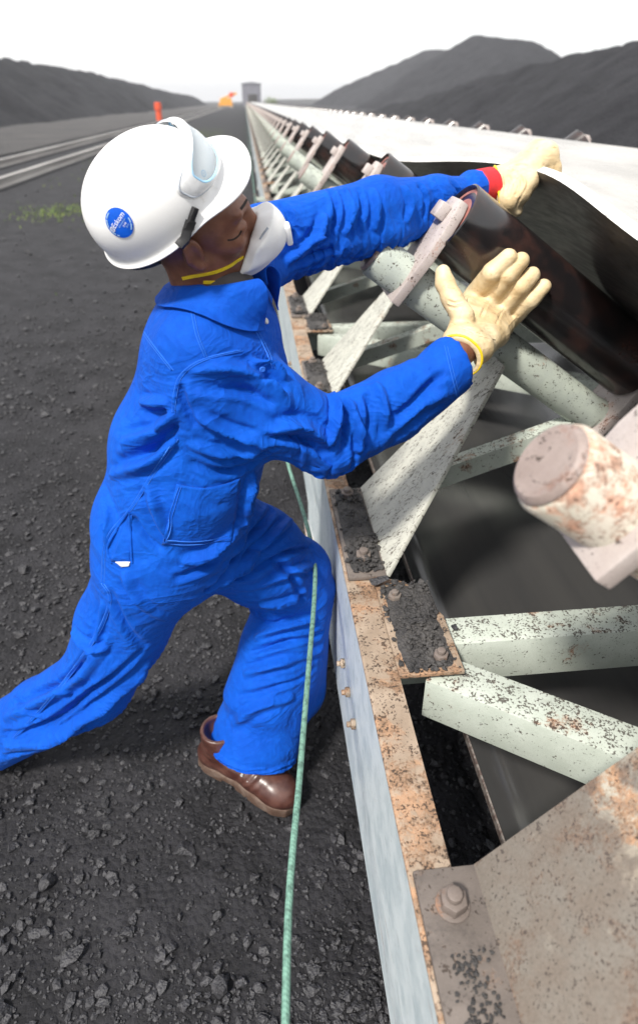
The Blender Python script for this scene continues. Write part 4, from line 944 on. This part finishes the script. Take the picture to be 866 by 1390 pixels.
for k in ks: V_ += [ha(gg(2*math.pi*i/na, k, .011))-HLo for i in range(na)]
F_ = [(r*na+i, r*na+(i+1) % na, (r+1)*na+(i+1) % na, (r+1)*na+i) for r in range(len(ks)-1) for i in range(na)]+[tuple(range(na))]
mb = MB(); mb.v = [tuple(v) for v in V_]; mb.f = F_; mb.build('lens', M['lens'], gog, 0, 60)
def band_on_hat(name, pts, w_, th, m):
    P, N = [], []
    for p in smooth_path([(x, y, 0) for x, y in pts], 6):
        q, n_ = on_hat(p.x, p.y); P.append(q); N.append(n_)
    P, N = np.array(P), np.array(N); T = np.gradient(P, axis=0); S = np.cross(T, N); S /= np.linalg.norm(S, axis=1)[:, None]; mb = MB(); V_ = []
    for i in range(len(P)):
        for a, b in ((-1, 0), (-.9, 1), (.9, 1), (1, 0)): V_.append(tuple(P[i]+S[i]*a*w_/2+N[i]*(b*th+.0005)-HLo))
    n_ = len(P); mb.v = V_; mb.f = [(i*4+j, i*4+(j+1) % 4, (i+1)*4+(j+1) % 4, (i+1)*4+j) for i in range(n_-1) for j in range(4)]+[(0, 1, 2, 3), tuple(range((n_-1)*4, n_*4))]
    return mb.build(name, m, gog, .001)
band_on_hat('strap_clip', [(264, 281), (260, 292), (258, 299)], .011, .008, M['black']); band_on_hat('strap_buckle', [(258, 298), (254, 315), (249, 337)], .017, .009, M['black'])

P_ = np.concatenate([np.array([ha(gg(2*math.pi*i/na, k, o)) for i in range(na)]) for k, o in RINGS]); GB = bvh_of(P_, [(r*na+i, r*na+(i+1) % na, (r+1)*na+(i+1) % na, (r+1)*na+i) for r in range(len(RINGS)-1) for i in range(na)])
mb = MB(); mb.tube([Vector(ha(gg(2*math.pi*i/na, .905, .0115))-HLo) for i in range(na+1)], .0022, 8, False); mb.build('lens_rim', M['pale_blue'], gog)
mb = MB(); mb.tube([Vector(ha(gg(2*math.pi*i/na, 1.045, .006))-HLo) for i in range(na+1)], .0016, 8, False); mb.build('frame_shade_line', M['nose_clip'], gog)  # thin grey tube, a shading line painted round the white frame
# small blue maker's mark on the white frame
r = GB.ray_cast(CAMPOS, Vector(pix(275, 236)))
if r[0] is None: r = HTB.ray_cast(CAMPOS, Vector(pix(275, 236)))
if r[0] is not None:
    n_ = np.array(r[1]); n_ = n_ if n_ @ pix(275, 236) < 0 else -n_
    AB = bvh_of(np.concatenate([P_, V]), [(r_*na+i, r_*na+(i+1) % na, (r_+1)*na+(i+1) % na, (r_+1)*na+i) for r_ in range(len(RINGS)-1) for i in range(na)]+[tuple(int(q)+len(P_) for q in f_) for f_ in F]) if False else GB
    v, f = disc2(.0052, 1, 20, .0041); decal('maker_mark', GB, np.array(r[0]), n_, np.array(UPV), v, f, .0008, M['pale_print'], gog, HLo)
    tv, tf = text_mesh('H', .006); decal('maker_mark', GB, np.array(r[0]), n_, np.array(UPV), [(a, b) for a, b, _ in tv], tf, .0008, M['pale_print'], gog, HLo)
# ------------------------------------------------------------------ gloves
RO = np.array(PO+AX*.112+NV*.185)+v3(0, Y0+SPC, 0); RA = np.array(AX)
def on_roller(x, y, r, more=0.):
    """point on the camera ray whose distance from the roller axis leaves a glove of radius r touching the shell"""
    d = pix(x, y); o = np.array(CAMPOS)-RO; dp = d-(d @ RA)*RA; op = o-(o @ RA)*RA
    a, b, c = dp @ dp, 2*dp @ op, op @ op-(.1+r+more)**2; D = b*b-4*a*c
    t = (-b-math.sqrt(D))/(2*a) if D > 0 else -b/(2*a)
    return np.array(CAMPOS)+d*t
def glove(name, parts, cuts, lo, hi, folds=()):
    f = Field(lo, hi, .0033, .03)
    for pts, rs, k in parts: f.chain(pts, rs, k)
    for c, d, r in cuts:
        d = nrm(d)
        def half(P, c=c, d=d, r=r): return np.maximum(-((P-c) @ d), np.linalg.norm(P-c, axis=-1)-r*2)
        f.put(half, c-r*2, c+r*2, .003, 'sub'); f.cone(c-d*.03, c+d*.08, r*.86, r*.92, .003, 'sub')
    V, Q = f.mesh(); V = lap(V, edges_of(Q), len(V), .4, 1)
    if folds: V = apply_folds(V, Q, folds, bvh_of(V, Q))
    nn = vnormals(V, Q); V = V+nn*(noise3(V, 45, 4)*.0042+noise3(V, 110, 7)*.0018)[:, None]
    return pobj(name, V, Q, M['glove']), V, Q
def cuff_ring(bvh, c, d, par):
    d = nrm(d); a = nrm(np.cross(d, v3(0, 0, 1))); b = np.cross(d, a); P = []
    for k in range(40):
        q = a*math.cos(k*math.pi/20)+b*math.sin(k*math.pi/20); r = bvh.ray_cast(Vector(c-d*.004+q*.13), Vector(-q), .13)
        if r[0] is not None: P.append(np.array(r[0]))
    P = np.array(P); P = np.concatenate([P, P[:1]])
    mb = MB(); mb.tube([Vector(p-PL) for p in lapline(P, 1)], .0034, 8, False); return mb.build('cuff_trim', M['yellow'], par)
fr_ = .0225
kn = [on_roller(x, y, .02, .012) for x, y in ((640, 405), (660, 413), (678, 424), (690, 437))]
md = [on_roller(x, y, fr_, .006) for x, y in ((667, 371), (688, 374), (706, 389), (720, 407))]
tp = [on_roller(x, y, fr_) for x, y in ((690, 349), (707, 354), (722, 373), (737, 389))]
wr = at_px(633, 474, 1.505); wl_, wr2 = at_px(618, 462, 1.50), at_px(652, 474, 1.51)
parts = [([kn[i], md[i], tp[i]], [(.0275, .0262, .0215), (.0265, .0255, .0212), (.0255, .0242, .0205), (.0240, .0225, .0195)][i], .0025) for i in range(4)]
pal = lambda a, b, t: a*(1-t)+b*t
for i, t in enumerate((0., .33, .66, 1.)): parts.append(([pal(wl_, wr2, t), pal(pal(wl_, wr2, t), kn[i], .50)+np.array(-FWD)*.006, pal(pal(wl_, wr2, t), kn[i], .92)], [.029, .031, .024], .014))
th = [at_px(628, 430, 1.535), at_px(613, 405, 1.545), at_px(604, 385, 1.55), at_px(601, 370, 1.55)]
parts.append((th, [.028, .025, .0225, .019], .010))
cu = nrm(wr-pal(kn[1], kn[2], .5)); ce = at_px(620, 489, 1.49)
parts.append(([pal(wl_, wr2, .5), ce+cu*.02], [.042, .048], .02)); parts.append(([pal(wl_, wr2, .05), ce+cu*.02-np.array(RGT)*.012], [.026, .034], .02)); parts.append(([pal(wl_, wr2, .95), ce+cu*.02+np.array(RGT)*.02], [.026, .032], .02))
allp = np.concatenate([np.array(p[0]) for p in parts])
GF = [([(612, 437), (635, 450), (668, 460)], 3, -2.2), ([(663, 408), (657, 420), (652, 432)], 4, -1.4), ([(684, 418), (677, 430), (672, 440)], 4, -1.4), ([(607, 408), (617, 411), (628, 409)], 3, -2.0), ([(605, 415), (616, 418), (630, 416)], 3, -1.6), ([(703, 428), (698, 440), (700, 446)], 3, -1.8), ([(640, 432), (660, 440), (680, 446)], 6, 1.5), ([(625, 442), (650, 448), (672, 452)], 4, -1.4)]
gr, GRV, GRQ = glove('work_glove', parts, [(ce, cu, .050)], allp.min(0)-.06, allp.max(0)+.06, GF); GRB = bvh_of(GRV, GRQ)
cuff_ring(GRB, ce, cu, gr)
strip('wrist_seam', GRB, [(611, 436), (632, 447), (652, 456), (672, 461)], .0035, .0012, M['glove'], gr)
for q in ([(664, 405), (658, 418), (653, 430)], [(685, 415), (677, 427), (671, 438)], [(702, 428), (694, 437), (688, 444)], [(607, 412), (616, 414), (627, 411)], [(634, 404), (627, 418), (622, 432)]): strip('finger_seam', GRB, q, .0028, .0010, M['glove'], gr)
h_, n_ = GRB.ray_cast(CAMPOS, Vector(pix(632, 474)))[:2]
if h_ is not None:
    tv, tf = text_mesh('Pasuni', .0125); o = decal('ink_print', GRB, np.array(h_), np.array(n_), np.array(UPV)*.85+np.array(RGT)*.52, [(a, b) for a, b, _ in tv], tf, .0006, M['purple'], gr)

# far glove: fist round the lifted belt edge, thumb underneath, fingers over the top
Eb = lambda y: (lambda lo, hi: (v3(lo[0][0], y, lo[0][1]), v3(hi[0][0], y, hi[0][1]), v3(hi[4][0], y, hi[4][1])))(*belt_section(y))
parts = []
pc_ = at_px(697, 247, 1.85)
for i, dy in enumerate((-.034, -.006, .022, .048)):
    yy = YH+dy; l0, t0_, t4 = Eb(yy); dn = nrm(t4-t0_); nv_ = nrm(np.cross(dn, v3(0, 1, 0))); nv_ = nv_ if nv_[2] > 0 else -nv_
    kn_ = t0_-dn*.024+nv_*.026; m1 = t0_+dn*.020+nv_*.028; m2 = t0_+dn*.058+nv_*.0215; m3 = t0_+dn*.078+nv_*.0195
    parts.append(([kn_, m1, m2, m3], [.0245, .0235, .0210, .0185], .004)); parts.append(([pc_+v3(0, dy*.8, .012), kn_], [.036, .0255], .02))
thm = [at_px(690, 272, 1.81), at_px(706, 262, 1.795), at_px(717, 247, 1.79), at_px(722, 236, 1.80)]
parts.append((thm, [.032, .0285, .026, .0225], .008)); parts.append(([pc_, at_px(692, 270, 1.83)], [.046, .036], .02)); parts.append(([at_px(690, 272, 1.825), at_px(702, 287, 1.825)], [.030, .015], .012))
cw = at_px(669, 250, 1.855); cd = nrm(cw-pc_); parts.append(([pc_, cw+cd*.02], [.046, .046], .02))
allp = np.concatenate([np.array(p[0]) for p in parts])
GF = [([(700, 232), (704, 250), (698, 268)], 4, -2.2), ([(708, 236), (712, 250), (704, 268)], 4, 2.), ([(690, 238), (694, 252), (690, 270)], 4, -1.8), ([(683, 235), (686, 250), (684, 268)], 4, 1.8), ([(712, 256), (704, 272), (700, 284)], 3, -1.8), ([(716, 226), (700, 224), (686, 230)], 4, -2.0), ([(738, 222), (735, 232), (734, 240)], 3, -1.5), ([(752, 222), (752, 232), (751, 243)], 3, -1.5)]
gl, GLV, GLQ = glove('work_glove', parts, [(cw, cd, .048)], allp.min(0)-.06, allp.max(0)+.06, GF); GLB = bvh_of(GLV, GLQ)
cuff_ring(GLB, cw, cd, gl)
V_, F_ = [], []
wa = nrm(WL-EL); a_ = nrm(np.cross(wa, v3(0, 0, 1))); b_ = np.cross(wa, a_); c0 = WL+wa*.012
for q, r in ((-.020, .0440), (-.016, .0475), (.034, .0475), (.038, .0440)):
    V_ += [tuple(c0+wa*q+(a_*math.cos(k*math.pi/14)+b_*math.sin(k*math.pi/14))*r-PL) for k in range(28)]
mb = MB(); mb.v = V_; mb.f = [(i*28+k, i*28+(k+1) % 28, (i+1)*28+(k+1) % 28, (i+1)*28+k) for i in range(3) for k in range(28)]; mb.build('wrist_band', M['red'], person)

# ------------------------------------------------------------------ boots
def boot(heel, toe, pitch, lean, shaft_to=None):
    heel, toe = np.array(heel), np.array(toe); d = toe-heel; L0 = np.linalg.norm(d); fx = nrm(d); sy = nrm(np.cross(v3(0, 0, 1), fx)); uz = np.cross(fx, sy)
    W = lambda p: heel+np.asarray(p)[..., 0:1]*fx+np.asarray(p)[..., 1:2]*sy+np.asarray(p)[..., 2:3]*uz
    k = L0/.30
    f = Field((-.06, -.08, -.01), (.36, .08, .24), .0042, .03)
    f.chain([(.035, 0, .062), (.10, 0, .070), (.17, 0, .062)], [.036, .038, .038], .02); f.chain([(.17, .0, .055), (.235, .004, .052), (.262, .004, .048)], [.036, .040, .036], .02)
    f.ell((.235, .003, .052), (.062, .046, .034), None, .02); f.ell((.03, 0, .055), (.040, .034, .040), None, .02)
    f.chain([(.050, 0, .085), (.052, 0, .135), (.046, 0, .175)], [.041, .043, .046], .025); f.cone((.045, 0, .172), (.043, 0, .188), .047, .047, .006)
    f.put(lambda P: np.maximum(P[..., 2]-.30, .178-P[..., 2]+(P[..., 0]-.045)*.12), (-.1, -.1, .17), (.2, .1, .3), .006, 'sub'); f.cone((.046, 0, .168), (.044, 0, .24), .036, .041, .006, 'sub')
    f.put(lambda P: P[..., 2]-.026, (-.1, -.1, -.05), (.4, .1, .026), .003, 'sub')
    V, Q = f.mesh(); V = lap(V, edges_of(Q), len(V), .4, 1)
    cr = .0018*np.sin((V[:, 0]-.6*V[:, 2])*260)*np.exp(-((V[:, 0]-.175)/.03)**2)*(V[:, 2] > .05)+.0014*np.sin(V[:, 2]*230+V[:, 0]*60)*np.exp(-((V[:, 2]-.115)/.03)**2)
    V = V+vnormals(V, Q)*cr[:, None]; b = pobj('boot', W(V*k), Q, M['boot'])
    g = Field((-.06, -.08, -.02), (.36, .08, .06), .0042, .03)
    def outline(P, grow=0.):
        x, y = P[..., 0], P[..., 1]; hw_ = np.interp(x, [-.012, .0, .03, .08, .13, .20, .25, .285, .303], [.0, .024, .035, .034, .032, .043, .044, .030, .0])+grow
        return np.maximum(np.abs(y-.003)-hw_, np.maximum(-.012-grow-x, x-.303-grow))
    def sole(P):
        o = outline(P); z = P[..., 2]; slab = np.maximum(o, np.abs(z-.021)-.011); tr = np.maximum(outline(P, -.001), np.abs(z-.006)-.010)
        gap = np.maximum(np.abs(P[..., 0]-.105)-.022, z-.012); tr = np.maximum(tr, -gap)
        tr = np.maximum(tr, -np.maximum(np.abs(((P[..., 0]*45) % 1)-.5)/45-.0025, z-.006))
        return np.minimum(slab, tr)-.002
    g.put(sole, (-.02, -.05, -.01), (.31, .05, .035), .001); V, Q = g.mesh(); V = lap(V, edges_of(Q), len(V), .3, 1); s_ = pobj('sole', W(V*k), Q, M['sole'], b)
    for i in range(4):
        x, z = .128+.020*i, .118-.014*i; pts = [W(np.array((x+.004*abs(t)-.002, t*.026, z-.30*abs(t)*.4+.004))*k)-PL for t in np.linspace(-1, 1, 7)]
        mb = MB(); mb.tube(pts, .0026, 6); mb.build('lace', M['lace'], b)
        for sg in (-1, 1):
            mb = MB(); p = W(np.array((x-.002, sg*.031, z-.014))*k)-PL; mb.tube([p, p+sy*sg*.006], .0042, 8); mb.build('eyelet', M['metal'], b)
    return b
boot((-.232, 1.288, .052), (.042, 1.118, .006), 0, 0)
boot((-.935, 1.352, .034), (-.815, 1.615, .004), 0, 0)

# ------------------------------------------------------------------ collar, seams, pocket and buttons on the coverall
nk = nrm(hw(v3(-.02, 0, -.06))-NB); cfw = nrm(tfw-nk*(tfw @ nk)); clt = np.cross(nk, cfw)
nphi = 60; rows = [(.058, .0), (.061, .026), (.066, .038), (.074, .038), (.086, .018), (.097, -.008), (.100, -.016)]
V_ = []
for i, (r, z) in enumerate(rows):
    for k in range(nphi+1):
        a = -2.62+5.24*k/nphi; fr = abs(a)/2.62; fl = .55+.60*fr**.8; rr = .074+(r-.074)*fl if i > 3 else r; zz = .038+(z-.038)*fl*1.25 if i > 3 else z
        zz = zz-.055*max(0, fr-.45)-(.016*fr**3 if i > 4 else 0); rr *= 1+.08*fr*(i > 2)
        V_.append(NB+nk*(zz+.014)-cfw*math.cos(a)*rr*.98+clt*math.sin(a)*rr*1.06+cfw*.012+cfw*.05*fr**3)
V_ = np.array(V_)
for j in range(4*(nphi+1), len(V_)):
    r = CB.find_nearest(Vector(V_[j])); q, n_, d_ = np.array(r[0]), np.array(r[1]), r[3]
    if (V_[j]-q) @ n_ < .007 or (j >= 5*(nphi+1)): V_[j] = q+n_*(.007+.003*((j//(nphi+1)) == 6))
Vg = V_.reshape(len(rows), nphi+1, 3); V_ = Vg.reshape(-1, 3)
F_ = [(i*(nphi+1)+k, i*(nphi+1)+k+1, (i+1)*(nphi+1)+k+1, (i+1)*(nphi+1)+k) for i in range(len(rows)-1) for k in range(nphi)]
mb = MB(); mb.v = [tuple(p-PL) for p in V_]; mb.f = F_; col_ = mb.build('collar', M['blue'], cov, 0, 70); md_ = col_.modifiers.new('t', 'SOLIDIFY'); md_.thickness = .004; md_.offset = 0; sb = col_.modifiers.new('s', 'SUBSURF'); sb.levels = sb.render_levels = 2
SEAMS = [[(236, 560), (238, 535), (245, 512), (262, 496), (284, 486), (306, 480), (328, 476)], [(188, 440), (200, 458), (215, 478), (234, 502)], [(262, 425), (268, 455), (280, 485)], [(240, 596), (210, 640), (179, 690), (146, 732), (140, 790)], [(140, 792), (150, 815), (130, 865), (75, 942), (20, 1002)], [(330, 425), (350, 452), (364, 480), (372, 500)], [(605, 470), (612, 500), (622, 540)]]
for sm_ in SEAMS:
    strip('seam', CB, sm_, .0085, .0014, M['blue'], cov, 10)
    for off_ in (-2.0, 2.0): strip('stitching', CB, [(x+off_, y+off_*.3) for x, y in sm_], .0016, .0016, M['stitch'], cov, 10)
def patch(name, corners, nu, nv_, thick, m, par, curve=0.):
    (a, b, c, d) = [np.array(q, float) for q in corners]; V_ = []
    for j in range(nv_+1):
        for i in range(nu+1):
            u_, w_ = i/nu, j/nv_; p = (a*(1-u_)+b*u_)*(1-w_)+(d*(1-u_)+c*u_)*w_; p = p+np.array((0, curve*math.sin(math.pi*u_)*(1-w_)))
            r = CB.ray_cast(CAMPOS, Vector(pix(*p))); V_.append(np.array(r[0])+np.array(r[1])*thick)
    V_ = np.array(V_).reshape(nv_+1, nu+1, 3)
    for _ in range(2): V_[1:-1, 1:-1] = V_[1:-1, 1:-1]*.5+(V_[:-2, 1:-1]+V_[2:, 1:-1]+V_[1:-1, :-2]+V_[1:-1, 2:])*.125
    mb = MB(); mb.v = [tuple(p-PL) for p in V_.reshape(-1, 3)]; mb.f = [(j*(nu+1)+i, j*(nu+1)+i+1, (j+1)*(nu+1)+i+1, (j+1)*(nu+1)+i) for j in range(nv_) for i in range(nu)]
    o = mb.build(name, m, par, 0, 70); q = o.modifiers.new('t', 'SOLIDIFY'); q.thickness = .003; q.offset = -1; return o
pk = patch('pocket', ((240, 656), (326, 648), (314, 735), (220, 739)), 22, 20, .0035, M['blue'], cov, 9)
for off_ in (0, 4):
    strip('stitching', CB, [(240-off_*.2+3+off_, 660), (232+off_, 695), (223+off_, 736-off_)], .0016, .0052, M['stitch'], pk, 10); strip('stitching', CB, [(223+off_, 736-off_), (265, 738-off_), (312-off_, 732-off_)], .0016, .0052, M['stitch'], pk, 10)
sl_ = patch('side_slit', ((176, 698), (180, 700), (178, 763), (150, 762)), 6, 12, .0016, M['blue'], cov); patch('pocket_lining', ((158, 762), (178, 762), (176, 768), (166, 769)), 4, 4, .0035, M['pocket_white'], cov)
strip('slit_edge', CB, [(176, 694), (162, 714), (149, 736), (147, 750), (152, 764)], .007, .004, M['blue'], cov, 10); strip('slit_edge', CB, [(177, 696), (178, 730), (180, 764)], .006, .004, M['blue'], cov, 10)
for x, y in ((361, 436), (356, 501)):
    r = CB.ray_cast(CAMPOS, Vector(pix(x, y))); p, n_ = Vector(r[0])-Vector(PL), Vector(r[1]); mb = MB(); mb.lathe([(0, .0062), (.0025, .0062), (.0035, .0045), (.003, .001)], p, n_, 18); mb.build('button', M['metal'] if y < 450 else M['stitch'], cov)
# dark shirt showing at the open neck
fs = Field(NB-.14, NB+.16, .006, .03); fs.ell(NB+cfw*.02+nk*.005, (.070, .075, .05), np.array([clt, cfw, nk]), .01); V_, Q_ = fs.mesh(); pobj('undershirt', V_, Q_, M['shirt'])

# worn lettering moulded on the belt's underside
tv, tf = text_mesh('NTITU', .055); ly = np.array([0.]); BV = []
for a, b, _ in tv:
    y = 1.30-a; lo = belt_section(y)[0]; s_ = .20-b*1.0; seg = np.concatenate([[0], np.cumsum(np.hypot(*np.diff(lo, axis=0).T))]); x = np.interp(s_, seg, lo[:, 0]); z = np.interp(s_, seg, lo[:, 1])
    i = min(int(np.searchsorted(seg, s_)), len(lo)-1); dd = lo[i]-lo[i-1]; dd = dd/np.linalg.norm(dd); BV.append((x+dd[1]*.0012, y+2.2, z-dd[0]*.0012))
me = bpy.data.meshes.new('lettering'); me.from_pydata(BV, [], tf); me.update(); link('lettering', me, bt, M['rubber_print'])
